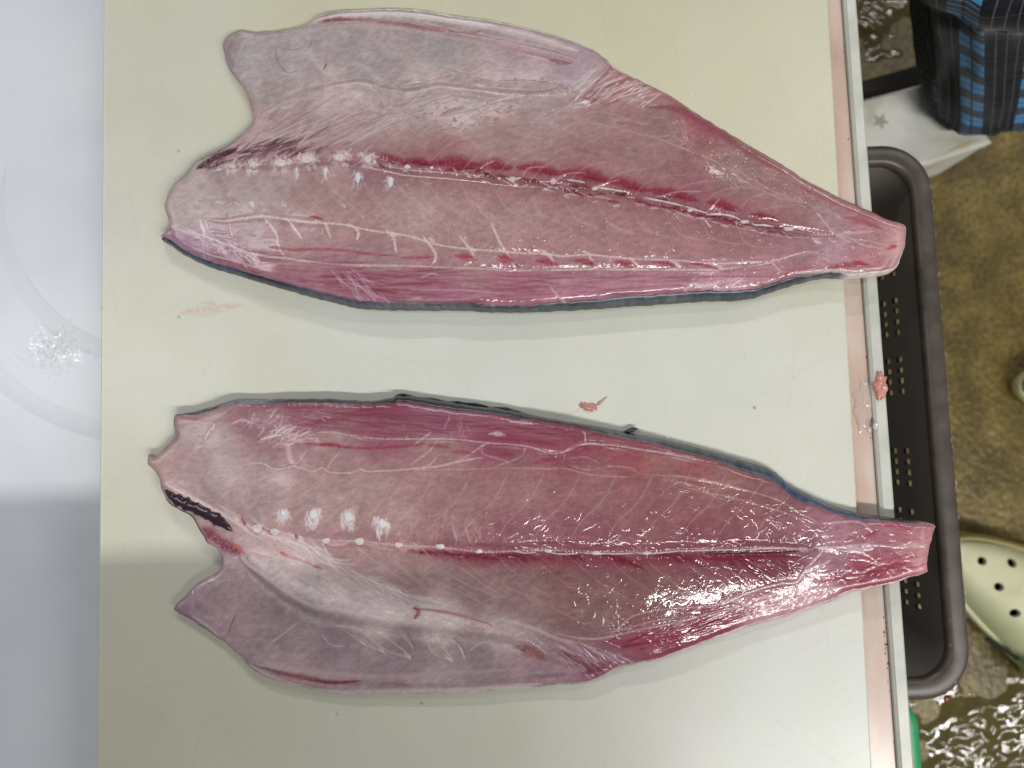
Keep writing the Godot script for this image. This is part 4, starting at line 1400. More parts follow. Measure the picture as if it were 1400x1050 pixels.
	line([368, 337, 395, 341, 422, 341, 460, 341, 500, 347, 545, 350], 5, [156, 60, 76], 0.72, -0.2, 0.9, 0.2, 0.5)
	line([548, 352, 575, 352, 592, 351], 4.5, [156, 62, 76], 0.7, -0.2, 0.9, 0.2, 0.4)
	strands([320, 320, 600, 340, 600, 362, 400, 352], 60, 4, 14, 12, 40, 1.2, [186, 156, 152], 0.3, 0.04, 0.4)
	strands([600, 340, 1000, 358, 1000, 368, 600, 366], 80, 2, 10, 10, 36, 1.2, [190, 160, 156], 0.32, 0.05, 0.4)
	# back muscle: long fibres, pale shreds
	strands([330, 350, 600, 368, 1040, 372, 1000, 405, 700, 422, 520, 418, 380, 388], 150, 3, 5, 40, 130, 2.2, [132, 70, 86], 0.42, -0.05, 0.1)
	strands([330, 350, 600, 368, 1040, 372, 1000, 405, 700, 422, 520, 418, 380, 388], 110, 3, 5, 40, 130, 1.8, [184, 140, 148], 0.34, 0.06, 0.1)
	strands([380, 378, 480, 372, 560, 372, 520, 400, 420, 395], 30, 4, 5, 30, 80, 3.0, [128, 50, 70], 0.55, 0.0, 0.1)
	line([600, 380, 700, 381, 780, 383, 870, 382, 960, 381, 1020, 380], 3.0, [196, 140, 140], 0.5, 0.25, 0.8, 0.1, 0.8)
	line([355, 372, 440, 396, 520, 412, 620, 417, 720, 416], 5, [184, 140, 158], 0.5, 0.15, 1.0)
	line([262, 352, 300, 366, 350, 378, 420, 396], 5, [172, 150, 170], 0.5, 0.15, 1.0)
	strands([440, 365, 480, 362, 525, 405, 490, 405], 34, 50, 10, 20, 55, 1.6, [206, 182, 200], 0.55, 0.15, 0.3)
	strands([930, 388, 1010, 382, 1010, 402, 925, 404], 46, -6, 20, 8, 30, 3.2, [214, 180, 196], 0.5, 0.2, 0.6)
	line([935, 398, 948, 388, 965, 391, 985, 384], 5, [220, 190, 206], 0.6, 0.3)
	line([752, 392, 766, 408, 783, 425], 2.4, [214, 188, 194], 0.7, 0.25)
	line([575, 380, 590, 374, 600, 376], 2.4, [212, 180, 188], 0.55, 0.2)
	line([560, 396, 620, 396, 680, 400], 2.2, [206, 164, 178], 0.5, 0.2)
	line([550, 409, 620, 410, 660, 406], 2.0, [206, 164, 178], 0.5, 0.2)
	# white gristle at the head end of the back muscle
	strands([238, 310, 280, 312, 330, 336, 360, 350, 320, 346, 260, 325], 44, 24, 14, 10, 34, 3.2, [218, 198, 204], 0.62, 0.25, 0.4)
	lens(277, 310, 22, 9, 70, [222, 208, 216], 0.8, 0.5)
	line([240, 313, 262, 318, 290, 326, 322, 340], 4.5, [216, 196, 200], 0.7, 0.35)
	line([330, 330, 345, 346, 358, 366], 2.0, [206, 184, 190], 0.5, 0.2)
	line([234, 320, 250, 332, 280, 346, 320, 356], 7, [130, 96, 124], 0.55, 0.0, 1.0)
	lens(236, 318, 14, 8, 60, [132, 62, 84], 0.7)
	strands([280, 345, 340, 355, 360, 375, 300, 365], 20, 20, 20, 6, 22, 3, [136, 56, 70], 0.5, 0.0, 0.5)
	# tail stump
	line([1104, 321, 1140, 322, 1165, 327, 1190, 330, 1215, 336], 2.6, [204, 176, 176], 0.6, 0.25)
	line([1116, 291, 1132, 310, 1140, 322, 1165, 332], 2.8, [208, 176, 172], 0.65, 0.3)
	line([1140, 322, 1170, 318, 1195, 316], 4, [208, 188, 186], 0.55, 0.25)
	line([1165, 327, 1180, 335, 1204, 340], 2.4, [206, 180, 180], 0.6, 0.2)
	lens(1160, 364, 56, 11, -4, [150, 42, 56], 0.8, -0.3, 1.0)
	lens(1176, 360, 20, 8, 20, [176, 50, 66], 0.7)
	lens(1220, 338, 14, 9, -20, [178, 52, 70], 0.75)
	line([1079, 372, 1100, 372, 1130, 374, 1165, 376, 1195, 374], 5, [224, 208, 196], 0.7, 0.3, 0.9)
	line([1150, 376, 1180, 372, 1205, 366, 1216, 350], 6, [206, 172, 160], 0.55, 0.2, 1.0)
	line([1066, 382, 1080, 372, 1110, 366], 4, [176, 70, 90], 0.6)
	line([1055, 358, 1062, 366, 1068, 372], 3, [220, 196, 200], 0.7, 0.3)
	line([1121, 347, 1118, 358, 1135, 366], 2.4, [196, 152, 152], 0.5, 0.15)
	line([1226, 318, 1228, 335, 1224, 352, 1216, 366], 6, [212, 172, 168], 0.6, 0.2)
	lens(1180, 305, 60, 12, 18, [146, 64, 76], 0.6, 0.0, 1.0)
	strands([1100, 300, 1220, 310, 1215, 360, 1110, 360], 60, 8, 14, 10, 40, 1.6, [196, 156, 160], 0.3, 0.08, 0.4)
	# film of moisture: small wrinkles that catch the light
	strands([620, 270, 1060, 330, 1080, 372, 640, 372], 420, 20, 70, 2.5, 8, 1.2, [], 0, 0.24, 1.2)
	strands([900, 150, 1120, 265, 1150, 300, 960, 240], 200, 30, 60, 2.5, 7, 1.3, [], 0, 0.26, 1.2)
	strands([480, 130, 780, 105, 800, 150, 500, 205], 170, -25, 50, 2.5, 10, 1.3, [], 0, 0.24, 1.0)
	strands([930, 378, 1110, 350, 1210, 318, 1215, 365, 1060, 385, 940, 402], 160, 5, 60, 3, 12, 1.3, [], 0, 0.26, 1.2)
	strands([250, 225, 600, 230, 600, 330, 260, 330], 90, 10, 70, 2, 7, 1.2, [], 0, 0.18, 1.2)

	for s in [[668, 37, 690, 40], [696, 43, 722, 50, 748, 57], [752, 58, 778, 65], [704, 108, 708, 114, 722, 116], [737, 113, 748, 113], [754, 113, 772, 121], [603, 106, 612, 104], [632, 116, 656, 110], [603, 158, 615, 152, 635, 147], [706, 171, 724, 170, 747, 172]]: shine(s, 3.0, 0.45)
	mark_region(1, [295, 20, 620, 0, 800, 30, 850, 90, 828, 92, 810, 102, 792, 120, 768, 132, 684, 130, 639, 125, 600, 120, 554, 132, 500, 115, 470, 118, 428, 126, 386, 141, 359, 156, 340, 178, 290, 120])
	mark_region(2, [205, 315, 240, 316, 262, 328, 290, 336, 317, 338, 344, 347, 386, 353, 470, 362, 590, 365, 702, 370, 816, 368, 930, 369, 988, 368, 1055, 362, 1070, 372, 1076, 425, 700, 450, 205, 380])
	mark_region(3, [359, 156, 386, 141, 428, 126, 470, 118, 500, 115, 554, 132, 600, 120, 639, 125, 684, 130, 640, 150, 560, 182, 470, 212, 400, 218, 320, 222, 285, 222, 320, 196, 345, 172])
	mark_region(4, [1125, 240, 1275, 280, 1275, 420, 1110, 420, 1100, 346, 1118, 290])
	for s in [[445, 234, 5, 8], [489, 243, 6, 12], [534, 248, 8, 9], [406, 233, 3, 7]]:
		strands([s[0] - s[2], s[1] - s[3], s[0] + s[2], s[1] - s[3], s[0] + s[2] * 0.6, s[1] + s[3], s[0] - s[2], s[1] + s[3]], 22, 85, 20, 4, 11, 2.0, [210, 198, 206], 0.7, 0.1, 0.5)
	for s in [[318, 227, 9, 6], [345, 225, 10, 9], [383, 222, 13, 10], [420, 217, 14, 11], [464, 215, 12, 10], [503, 217, 11, 9]]:
		strands([s[0] - s[2], s[1] - s[3], s[0] + s[2], s[1] - s[3], s[0] + s[2] * 0.6, s[1] + s[3], s[0] - s[2], s[1] + s[3]], 44, 70, 40, 4, 13, 3.0, [212, 190, 190], 0.75, 0.15, 0.6)
		strands([s[0] - s[2], s[1] - s[3], s[0] + s[2], s[1] - s[3], s[0] + s[2] * 0.6, s[1] + s[3], s[0] - s[2], s[1] + s[3]], 5, 40, 40, 4, 9, 2.4, [140, 70, 84], 0.5, -0.1, 0.6)
	var fm := flesh_material()
	commit_regions(root, ["loin_muscle", "belly_flap", "back_muscle", "rib_membrane", "tail_stump"], [fm, fm, fm, fm, fm])
	skin(root, b[0], b[2], b[3], skin_material())
	var bone := bone_material()
	for s in [[318, 227, 7, 5], [345, 225, 8, 7], [383, 222, 11, 8], [420, 217, 12, 9], [464, 215, 10, 8], [503, 217, 9, 7], [557, 228, 7, 4], [590, 229, 4, 3], [300, 231, 6, 4]]: dome(root, "vertebra_chip", blob(s[0], s[1], s[2] * 0.7, s[3] * 0.7), 0.45, bone)
	var pale := bone_material(srgb(226, 214, 220))
	for s in [[445, 234, 4, 7], [489, 243, 5, 11], [534, 248, 6, 8], [406, 233, 2.5, 6]]: dome(root, "bone_chip", blob(s[0], s[1], s[2] * 0.7, s[3] * 0.8), 0.3, pale)
	var sinew := bone_material(srgb(218, 186, 186))
	for s in [[774, 246, 790, 248, 800, 250], [812, 256, 835, 259, 858, 263], [879, 270, 905, 275, 936, 282], [936, 282, 955, 288, 968, 292], [966, 293, 985, 293, 1002, 296, 1016, 302], [1028, 307, 1045, 308, 1058, 310], [690, 243, 702, 245, 714, 243]]: cord(root, "sinew", s, 2.6, 0.5, sinew)
	for s in [[1018, 303, 6, 3], [1078, 313, 8, 3], [944, 287, 5, 3], [700, 245, 6, 4], [756, 248, 5, 4], [813, 258, 5, 3]]: dome(root, "gristle", blob(s[0], s[1], s[2], s[3]), 0.8, sinew)
	tag(root, "upper fish fillet with pale belly flap on its far side, skin side down", "fish fillet", "two halves of one fish")


func blob(x: float, y: float, a: float, b: float) -> Array:
	var out_ := []
	for k in 13:
		var d := Vector2.from_angle(TAU * k / 13.0) * rng.randf_range(0.8, 1.14)
		out_.append(x + d.x * a)
		out_.append(y + d.y * b)
	return out_


func bone_material(c := Color(0.88, 0.78, 0.78)) -> StandardMaterial3D:
	var m := plain(c, 0.3)
	m.subsurf_scatter_enabled = true
	m.subsurf_scatter_strength = 0.3
	return m


func skin_material() -> StandardMaterial3D:
	var m := plain(Color.WHITE, 0.28)
	m.vertex_color_use_as_albedo = true
	return m


const B_OUT := [244, 568, 252, 566, 279, 559, 324, 546, 360, 546, 441, 545, 504, 548, 534, 544, 549, 540, 600, 547, 650, 554, 695, 560, 734, 569, 785, 578, 830, 586, 860, 592, 905, 601, 950, 612, 980, 620, 1014, 630, 1049, 640, 1066, 651, 1080, 663, 1106, 677, 1134, 690, 1171, 701, 1229, 709, 1270, 715, 1269, 729, 1264, 749, 1261, 769, 1261, 781, 1237, 789, 1217, 797, 1177, 806, 1154, 811, 1131, 823, 1091, 837, 1057, 847, 1006, 861, 963, 876, 940, 885, 895, 901, 850, 911, 826, 924, 799, 934, 760, 938, 700, 943, 640, 948, 580, 950, 500, 951, 455, 949, 410, 940, 368, 927, 341, 912, 326, 896, 299, 873, 269, 853, 245, 838, 238, 831, 251, 817, 272, 796, 299, 781, 305, 769, 302, 752, 287, 740, 278, 724, 268, 706, 252, 697, 234, 686, 226, 670, 222, 655, 215, 643, 206, 634, 206, 621, 214, 624, 225, 616, 243, 598, 242, 583]
const B_RIM := [[244, 568, 1, 80, 72, 88], [279, 559, 6, 66, 74, 86], [324, 546, 6, 104, 112, 124], [441, 545, 5, 50, 52, 66], [504, 548, 5, 60, 54, 70], [549, 540, 9, 40, 42, 52], [600, 546, 10, 50, 50, 60], [695, 559, 9, 58, 58, 66], [760, 575, 5, 70, 52, 62], [860, 592, 8, 84, 88, 90], [950, 612, 10, 68, 72, 80], [1049, 640, 13, 62, 72, 90], [1080, 664, 13, 52, 68, 96], [1134, 691, 8, 62, 76, 102], [1229, 709, 4, 80, 70, 80], [1270, 722, 2, 205, 150, 155], [1261, 775, 2, 215, 160, 165], [1217, 797, 4, 222, 195, 195], [1154, 812, 5, 225, 190, 195], [1057, 847, 4, 222, 185, 190], [963, 876, 4, 222, 200, 198], [895, 901, 4, 205, 180, 180], [799, 934, 4, 200, 180, 178], [640, 948, 5, 208, 195, 188], [455, 949, 6, 205, 190, 185], [341, 913, 3, 190, 170, 168], [269, 852, 2, 150, 115, 125], [236, 832, 1, 150, 125, 130], [272, 796, 1, 170, 140, 150], [303, 753, 1, 165, 130, 140], [278, 723, 1, 130, 60, 80], [234, 685, 1, 60, 40, 50], [217, 643, 1, 180, 140, 145], [243, 590, 1, 160, 130, 130]]


func lower_fillet() -> void:
	var p0 := at(190, 525)
	var p1 := at(1288, 968)
	canvas(p0.x, p0.z, p1.x, p1.z, 0.00042)
	var root := thing("fish_fillet", Vector3((p0.x + p1.x) / 2, 0, (p0.z + p1.z) / 2))
	wash([[250, 590, 165, 138, 132, 7, 0.2, 0.38], [300, 610, 168, 140, 135, 10, 0.2, 0.38], [330, 660, 168, 142, 138, 12.5, 0.2, 0.38], [235, 640, 174, 142, 142, 6, 0.2, 0.38], [420, 670, 170, 140, 135, 14.5, 0.25, 0.36], [520, 680, 168, 135, 130, 15.5, 0.35, 0.32], [450, 610, 165, 128, 130, 12.5, 0.3, 0.32], [600, 620, 162, 122, 122, 13, 0.5, 0.28], [620, 690, 155, 115, 115, 16, 0.5, 0.28], [700, 660, 155, 112, 112, 15.5, 0.8, 0.22], [800, 660, 148, 102, 104, 15, 1.1, 0.18], [900, 680, 142, 95, 98, 14.5, 1.2, 0.17], [1000, 700, 140, 90, 96, 12.5, 1.1, 0.18], [900, 620, 150, 102, 100, 10, 0.6, 0.24], [980, 650, 150, 105, 103, 10.5, 0.8, 0.2], [1060, 690, 138, 92, 98, 10, 0.8, 0.2],
		[420, 560, 145, 85, 102, 8, 0.3, 0.32], [520, 570, 140, 78, 98, 8.5, 0.4, 0.3], [600, 570, 145, 85, 108, 8.5, 0.3, 0.3], [680, 590, 140, 70, 92, 9, 0.4, 0.28], [780, 600, 140, 72, 88, 9, 0.5, 0.26], [860, 610, 150, 82, 90, 8.5, 0.5, 0.26], [950, 630, 150, 88, 90, 8.5, 0.6, 0.26], [350, 570, 150, 105, 115, 7.5, 0.3, 0.32], [700, 720, 145, 95, 105, 14.5, 0.8, 0.22], [800, 735, 140, 88, 98, 14, 1, 0.2], [950, 735, 138, 82, 92, 12.5, 1, 0.2], [1080, 725, 150, 100, 112, 10, 0.8, 0.2], [480, 760, 172, 137, 137, 12.5, 0.3, 0.32], [560, 780, 167, 134, 132, 13, 0.3, 0.3], [650, 790, 162, 129, 126, 13.5, 0.5, 0.26], [700, 810, 162, 129, 123, 12.5, 0.5, 0.26], [780, 790, 148, 105, 105, 13.5, 0.9, 0.2], [880, 790, 145, 98, 98, 13, 1.1, 0.18], [980, 780, 142, 90, 95, 11.5, 1, 0.19], [1050, 770, 138, 80, 90, 10, 0.8, 0.2], [900, 830, 148, 105, 108, 10.5, 1.1, 0.18], [800, 840, 150, 112, 112, 10.5, 1.1, 0.18],
		[400, 770, 217, 193, 193, 8.5, 0.3, 0.34], [460, 800, 217, 196, 193, 8, 0.3, 0.34], [520, 830, 220, 198, 196, 7.5, 0.3, 0.34], [600, 845, 213, 189, 186, 8, 0.4, 0.3], [680, 858, 204, 180, 180, 8.5, 0.6, 0.26], [290, 790, 189, 160, 167, 5, 0.3, 0.32], [300, 840, 183, 153, 160, 4, 0.3, 0.35], [250, 832, 169, 139, 152, 3.5, 0.4, 0.3], [380, 850, 162, 140, 144, 3.6, 0.2, 0.42], [450, 880, 158, 135, 142, 3.6, 0.2, 0.42], [550, 890, 155, 132, 138, 3.6, 0.2, 0.42], [650, 895, 155, 132, 138, 4, 0.25, 0.4], [720, 915, 162, 132, 140, 4.5, 0.3, 0.36], [400, 930, 180, 150, 152, 5.5, 0.3, 0.36], [600, 935, 178, 155, 160, 5.5, 0.3, 0.36], [750, 928, 165, 135, 142, 5.5, 0.4, 0.32], [830, 905, 150, 100, 115, 6.5, 0.6, 0.28], [900, 875, 150, 72, 92, 8, 0.9, 0.2], [970, 850, 150, 70, 92, 8, 0.7, 0.22], [1040, 840, 205, 155, 165, 5.5, 0.8, 0.24], [1100, 818, 202, 152, 160, 6, 0.8, 0.24], [1130, 750, 165, 120, 135, 9, 0.8, 0.2], [1180, 730, 160, 105, 118, 8.5, 0.8, 0.2], [1220, 735, 170, 110, 120, 8.5, 0.7, 0.2], [1250, 760, 198, 138, 142, 8, 0.3, 0.3], [1180, 780, 155, 75, 90, 8, 0.5, 0.25], [1220, 775, 165, 80, 95, 8, 0.4, 0.28]], -0.04, 1.0, 1.35)
	var b := body(B_OUT, B_RIM, true)
	fill_inside(b[1])
	soften_edge()
	round_edges(11.0)
	var spine := [330, 712, 368, 729, 440, 739, 491, 740, 542, 745, 602, 748, 655, 754, 700, 753, 748, 752, 814, 756, 880, 755, 919, 753, 963, 752, 1049, 750, 1114, 751]
	line(spine, 110, [], 0, -0.8, 1.0, 0.12, 0.0)
	line(spine, 24, [], 0, -1.5, 1.0, 0.12, 0.0)
	line([600, 742, 700, 745, 880, 748, 1005, 745, 1110, 742], 130, [128, 74, 84], 0.45, 0.0, 1.0, 0.15, 0.2)
	line(spine, 64, [136, 74, 90], 0.36, 0.0, 1.0, 0.1, 0.3)
	line([560, 752, 655, 764, 750, 764, 850, 766, 950, 764, 1060, 760], 26, [130, 46, 64], 0.6, 0.0, 1.0, 0.15, 0.4)
	var low := [329, 762, 356, 786, 392, 813, 428, 831, 470, 840, 515, 849, 569, 855, 620, 860, 670, 864, 720, 876, 750, 896, 790, 908]
	line(low, 20, [], 0, 1.5, 1.0, 0.1, 0.0)
	line([340, 778, 362, 800, 395, 824, 430, 842, 470, 851, 515, 860, 569, 866, 620, 871, 670, 876, 715, 890], 20, [], 0, -1.7, 1.0, 0.1, 0.0)
	line([340, 764, 372, 786, 400, 804, 432, 820, 472, 830, 520, 840, 572, 846, 622, 851, 672, 856], 24, [], 0, 1.3, 1.0, 0.1, 0.0)
	line([345, 762, 390, 790, 440, 808, 500, 828, 560, 840, 640, 852], 40, [226, 210, 208], 0.7, 0.0, 1.0, 0.15, 0.2)  # pale rib membrane, colour lightened further for its wet sheen
	line([350, 908, 400, 921, 470, 930, 540, 932, 640, 930, 740, 920], 14, [], 0, 1.0, 1.0, 0.1, 0.0)
	var upr := [480, 596, 525, 600, 614, 600, 668, 606, 719, 610, 752, 619, 773, 617, 800, 607, 830, 608, 875, 614, 920, 622, 980, 634]
	line(upr, 14, [], 0, -0.6, 1.0, 0.1, 0.0)
	weather(1.0, 0.55, 0.1)

	# back muscle
	strands([340, 560, 540, 556, 760, 584, 960, 622, 940, 628, 780, 606, 600, 596, 420, 586], 170, 6, 5, 40, 130, 2.2, [124, 60, 76], 0.42, -0.05, 0.1)
	strands([340, 560, 540, 556, 760, 584, 960, 622, 940, 628, 780, 606, 600, 596, 420, 586], 110, 6, 5, 40, 120, 1.8, [168, 116, 128], 0.3, 0.06, 0.1)
	line([400, 585, 460, 572, 510, 560, 560, 556], 16, [128, 50, 72], 0.5, 0.0, 1.0)
	line([560, 560, 620, 563, 680, 572, 720, 580], 8, [166, 122, 142], 0.5, 0.0, 1.0)
	line([620, 600, 700, 600, 760, 608], 10, [124, 42, 66], 0.5, 0.0, 1.0)
	line([400, 550, 440, 552, 500, 552], 6, [176, 150, 150], 0.6, 0.1, 1.0)
	line([860, 600, 920, 608, 975, 626], 8, [160, 70, 76], 0.5, 0.1, 1.0)
	line([306, 562, 330, 552, 370, 549], 6, [170, 130, 150], 0.6, 0.2)
	line([246, 570, 290, 575, 330, 572], 4, [158, 82, 96], 0.5)
	strands([250, 575, 420, 570, 430, 600, 260, 600], 50, 8, 20, 14, 50, 1.6, [186, 160, 158], 0.3, 0.08, 0.4)
	# white shreds near the head end
	strands([330, 575, 370, 570, 400, 600, 385, 612, 350, 608], 46, -25, 26, 8, 30, 4.2, [204, 178, 182], 0.4, 0.25, 0.7)
	strands([345, 600, 395, 585, 430, 596, 400, 612], 26, -30, 14, 12, 36, 2.4, [216, 194, 196], 0.6, 0.25, 0.4)
	lens(284, 594, 24, 7, -60, [212, 186, 186], 0.7, 0.5)
	lens(292, 584, 12, 6, -70, [216, 190, 190], 0.7, 0.4)
	lens(270, 614, 14, 5, -20, [196, 158, 158], 0.5, 0.2)
	line([317, 580, 330, 574, 345, 578], 4, [212, 190, 196], 0.6, 0.3)
	line([393, 606, 396, 620, 402, 634], 11, [216, 188, 190], 0.65, 0.3, 0.9, 0.3)
	# seams between the muscles
	var sc := [330, 637, 345, 633, 361, 634, 372, 640, 384, 641, 402, 637, 415, 641, 429, 644, 440, 640, 450, 645, 468, 647, 482, 646, 492, 641, 502, 645, 520, 644, 540, 643, 570, 640, 600, 637, 620, 632, 640, 628, 659, 626]
	line(sc, 1.9, [216, 190, 186], 0.66, 0.35, 0.6, 0.06, 0.6)
	for s in [[560, 643, 597, 637, 640, 629, 662, 625], [674, 639, 710, 625, 719, 613], [676, 640, 728, 640, 752, 641, 770, 640, 809, 649, 860, 652, 872, 649], [560, 642, 620, 642, 680, 640], [662, 610, 660, 620, 690, 630, 700, 636], [719, 611, 740, 614, 765, 617, 772, 622, 768, 635]]: line(s, 3.0, [200, 170, 168], 0.52, 0.35, 0.9, 0.35, 0.7)
	for s in [[776, 627, 800, 625, 820, 634], [779, 636, 800, 642, 822, 640], [824, 638, 858, 639, 876, 648], [878, 649, 929, 651, 980, 661], [920, 654, 963, 657, 1006, 667, 1063, 683, 1091, 700, 1120, 717, 1131, 740], [920, 660, 954, 671, 1000, 680, 1034, 689, 1080, 703, 1117, 723], [905, 655, 950, 664, 980, 680, 1010, 684], [940, 650, 990, 663, 1030, 672]]: line(s, 2.2, [200, 170, 166], 0.5, 0.4, 0.8, 0.35, 0.7)
	line(upr, 1.9, [216, 190, 186], 0.66, 0.3, 0.6, 0.08, 0.6)
	line([432, 591, 455, 591, 480, 596], 2.4, [204, 176, 176], 0.6, 0.2)
	for s in [[420, 613, 411, 628, 396, 640], [465, 618, 453, 631, 447, 643], [600, 621, 590, 633, 575, 640], [562, 612, 580, 598, 590, 590], [628, 630, 650, 616, 668, 605], [560, 636, 585, 618, 600, 600]]: line(s, 3.6, [208, 180, 178], 0.6, 0.35, 0.9, 0.4, 0.6)
	line([800, 606, 800, 594, 797, 590], 2.2, [214, 190, 192], 0.7, 0.3)
	line([770, 618, 785, 610, 806, 607, 830, 609], 2.8, [220, 192, 190], 0.7, 0.35)
	for s in [[632, 619, 30, 9, 6], [746, 631, 36, 10, -8], [690, 622, 26, 7, 0], [600, 611, 30, 8, 4], [790, 612, 34, 9, 6]]: lens(s[0], s[1], s[2], s[3], s[4], [142, 50, 68], 0.62, -0.1, 1.0)
	line([414, 605, 450, 609, 498, 613, 555, 610, 580, 606], 5, [150, 48, 66], 0.72, -0.2, 0.9, 0.2, 0.5)
	lens(452, 608, 28, 6, 3, [140, 28, 52], 0.7, -0.1, 1.0)
	lens(680, 594, 22, 8, 4, [214, 190, 178], 0.7, 0.2)
	lens(714, 578, 32, 8, 6, [208, 188, 196], 0.6, 0.25)
	strands([612, 566, 640, 566, 640, 590, 610, 590], 8, 80, 20, 8, 18, 3, [176, 144, 168], 0.5, 0.1, 0.5)
	# loin texture
	strands([250, 600, 620, 640, 640, 730, 380, 720, 260, 680], 120, 20, 45, 5, 16, 1.2, [198, 174, 166], 0.18, 0.04, 0.6)
	strands([340, 630, 560, 650, 540, 690, 340, 690], 40, -20, 20, 8, 22, 2.2, [196, 172, 166], 0.3, 0.08, 0.5)
	strands([540, 640, 760, 650, 760, 740, 540, 730], 110, 50, 50, 5, 22, 1.3, [190, 152, 148], 0.3, 0.07, 0.8)
	strands([540, 690, 660, 690, 650, 740, 540, 735], 40, 80, 25, 8, 30, 2.2, [196, 164, 168], 0.35, 0.12, 0.6)
	strands([720, 640, 1080, 680, 1080, 740, 740, 745], 110, 20, 60, 5, 20, 1.2, [176, 128, 128], 0.26, 0.06, 0.8)
	for k in 15:
		var x := 330.0 + k * 50.0
		line([x, 735, x + 16, 712, x + 44, 684, x + 66, 648 - k * 0.6], 2.0, [192, 164, 158], 0.4, 0.0, 0.9, 0.2, 0.5)
		if k > 2: line([x, 762, x + 20, 780, x + 46, 800, x + 84, 822], 2.0, [190, 162, 156], 0.42, 0.0, 0.9, 0.2, 0.5)
	strands([260, 610, 620, 650, 1000, 680, 1060, 730, 640, 735, 300, 690], 260, -50, 24, 4, 13, 1.1, [188, 154, 148], 0.2, 0.03, 0.4)
	strands([260, 610, 620, 650, 1000, 680, 1060, 730, 640, 735, 300, 690], 150, -50, 18, 6, 26, 1.6, [128, 88, 90], 0.2, -0.02, 0.4)
	strands([470, 752, 1060, 765, 1000, 800, 760, 850, 600, 810], 220, 36, 20, 4, 15, 1.1, [188, 154, 150], 0.2, 0.03, 0.4)
	# backbone
	line(spine, 2.6, [206, 172, 172], 0.7, 0.6, 0.8, 0.05, 0.7)
	for s in [[650, 762, 60, 10, 4], [778, 759, 40, 10, 12], [850, 767, 56, 13, 16], [925, 764, 70, 14, 12], [600, 757, 60, 8, 4], [710, 762, 60, 10, 6], [1000, 764, 80, 18, 4], [1060, 760, 60, 10, 0]]: lens(s[0], s[1] + 1, s[2] * 1.1, s[3] * 1.35, s[4], [116, 30, 48], 0.88, -0.3, 1.0)
	for s in [[660, 747, 50, 7, 2], [760, 744, 60, 8, 2], [840, 748, 60, 8, 2], [990, 742, 80, 10, 0]]: lens(s[0], s[1], s[2], s[3], s[4], [124, 50, 68], 0.5, -0.1, 1.0)
	line([960, 756, 1010, 756, 1060, 755, 1090, 753], 3, [62, 20, 30], 0.75, -0.5, 0.9)
	strands([690, 755, 1100, 755, 1040, 790, 700, 775], 130, 35, 14, 10, 40, 1.5, [166, 96, 104], 0.35, 0.12, 0.4)
	strands([980, 756, 1100, 754, 1080, 785, 980, 780], 60, 32, 6, 15, 45, 1.6, [110, 36, 54], 0.5, -0.1, 0.2)
	strands([420, 735, 640, 745, 620, 755, 430, 745], 50, 8, 14, 8, 26, 2, [206, 176, 176], 0.4, 0.2, 0.5)
	lens(1006, 738, 22, 9, 0, [166, 40, 66], 0.6, 0.3)
	# kidney remnant and gristle at the head end
	line([224, 660, 244, 672, 266, 684, 290, 697, 316, 710, 346, 733], 9, [214, 190, 190], 0.85, 0.8, 0.9, 0.15, 0.4)
	line([300, 692, 320, 706, 345, 722, 380, 736], 8, [206, 178, 178], 0.7, 0.6, 0.9, 0.2, 0.5)
	strands([300, 690, 330, 700, 440, 742, 430, 756, 340, 735], 46, 38, 10, 14, 44, 3.0, [214, 190, 190], 0.6, 0.3, 0.3)
	line([278, 722, 294, 735, 310, 746, 328, 756], 24, [118, 44, 64], 0.8, 0.4, 0.9, 0.2, 0.5)
	lens(327, 750, 20, 9, 40, [190, 92, 74], 0.8, 0.3)
	for s in [[333, 713, 12, 4, 60], [369, 728, 8, 5, 50], [405, 734, 8, 6, 70]]: lens(s[0], s[1], s[2], s[3], s[4], [150, 44, 66], 0.75, -0.2)
	# membrane over the ribs
	strands([335, 745, 400, 740, 470, 780, 560, 822, 640, 850, 560, 850, 430, 825], 130, 30, 9, 20, 70, 1.5, [214, 190, 186], 0.42, 0.16, 0.3)
	strands([400, 742, 430, 742, 470, 778, 520, 790, 600, 822, 560, 820, 470, 785], 90, 36, 10, 14, 50, 1.6, [222, 206, 204], 0.55, 0.25, 0.5)
	for s in [[370, 732, 410, 745, 440, 768, 462, 776], [390, 740, 420, 752, 432, 790], [470, 775, 520, 800, 560, 815, 620, 830], [500, 790, 550, 818, 600, 835, 670, 850], [440, 742, 452, 762, 464, 776], [340, 752, 390, 765, 440, 780]]: line(s, 3.0, [222, 206, 202], 0.65, 0.4)
	line([372, 745, 385, 757, 410, 766, 436, 777], 4, [196, 138, 124], 0.55, 0.1)
	lens(434, 776, 12, 5, 20, [178, 84, 88], 0.7)
	lens(388, 757, 10, 4, 30, [176, 74, 76], 0.7)
	line([329, 764, 356, 787, 392, 812, 428, 829, 470, 838, 515, 847, 569, 853, 620, 858], 7, [212, 186, 184], 0.6, 0.4, 0.9, 0.1, 0.3)
	line([563, 832, 600, 836, 634, 843, 668, 853, 678, 862], 5, [170, 104, 92], 0.75, -0.2, 0.9, 0.2, 0.4)
	line([566, 831, 572, 838, 566, 846], 6, [156, 60, 68], 0.75, -0.2)
	line([605, 846, 640, 855, 672, 860], 3, [206, 168, 150], 0.6, 0.2)
	line([678, 846, 674, 856, 680, 868], 5, [214, 180, 172], 0.7, 0.5)
	line([680, 846, 720, 856, 760, 872, 790, 880], 7, [214, 196, 202], 0.6, 0.5, 0.9, 0.2, 0.4)
	line([684, 866, 705, 876, 720, 880], 6, [196, 146, 126], 0.55, 0.2, 1.0)
	lens(728, 893, 40, 20, 28, [172, 98, 86], 0.75, 0.2, 1.0)
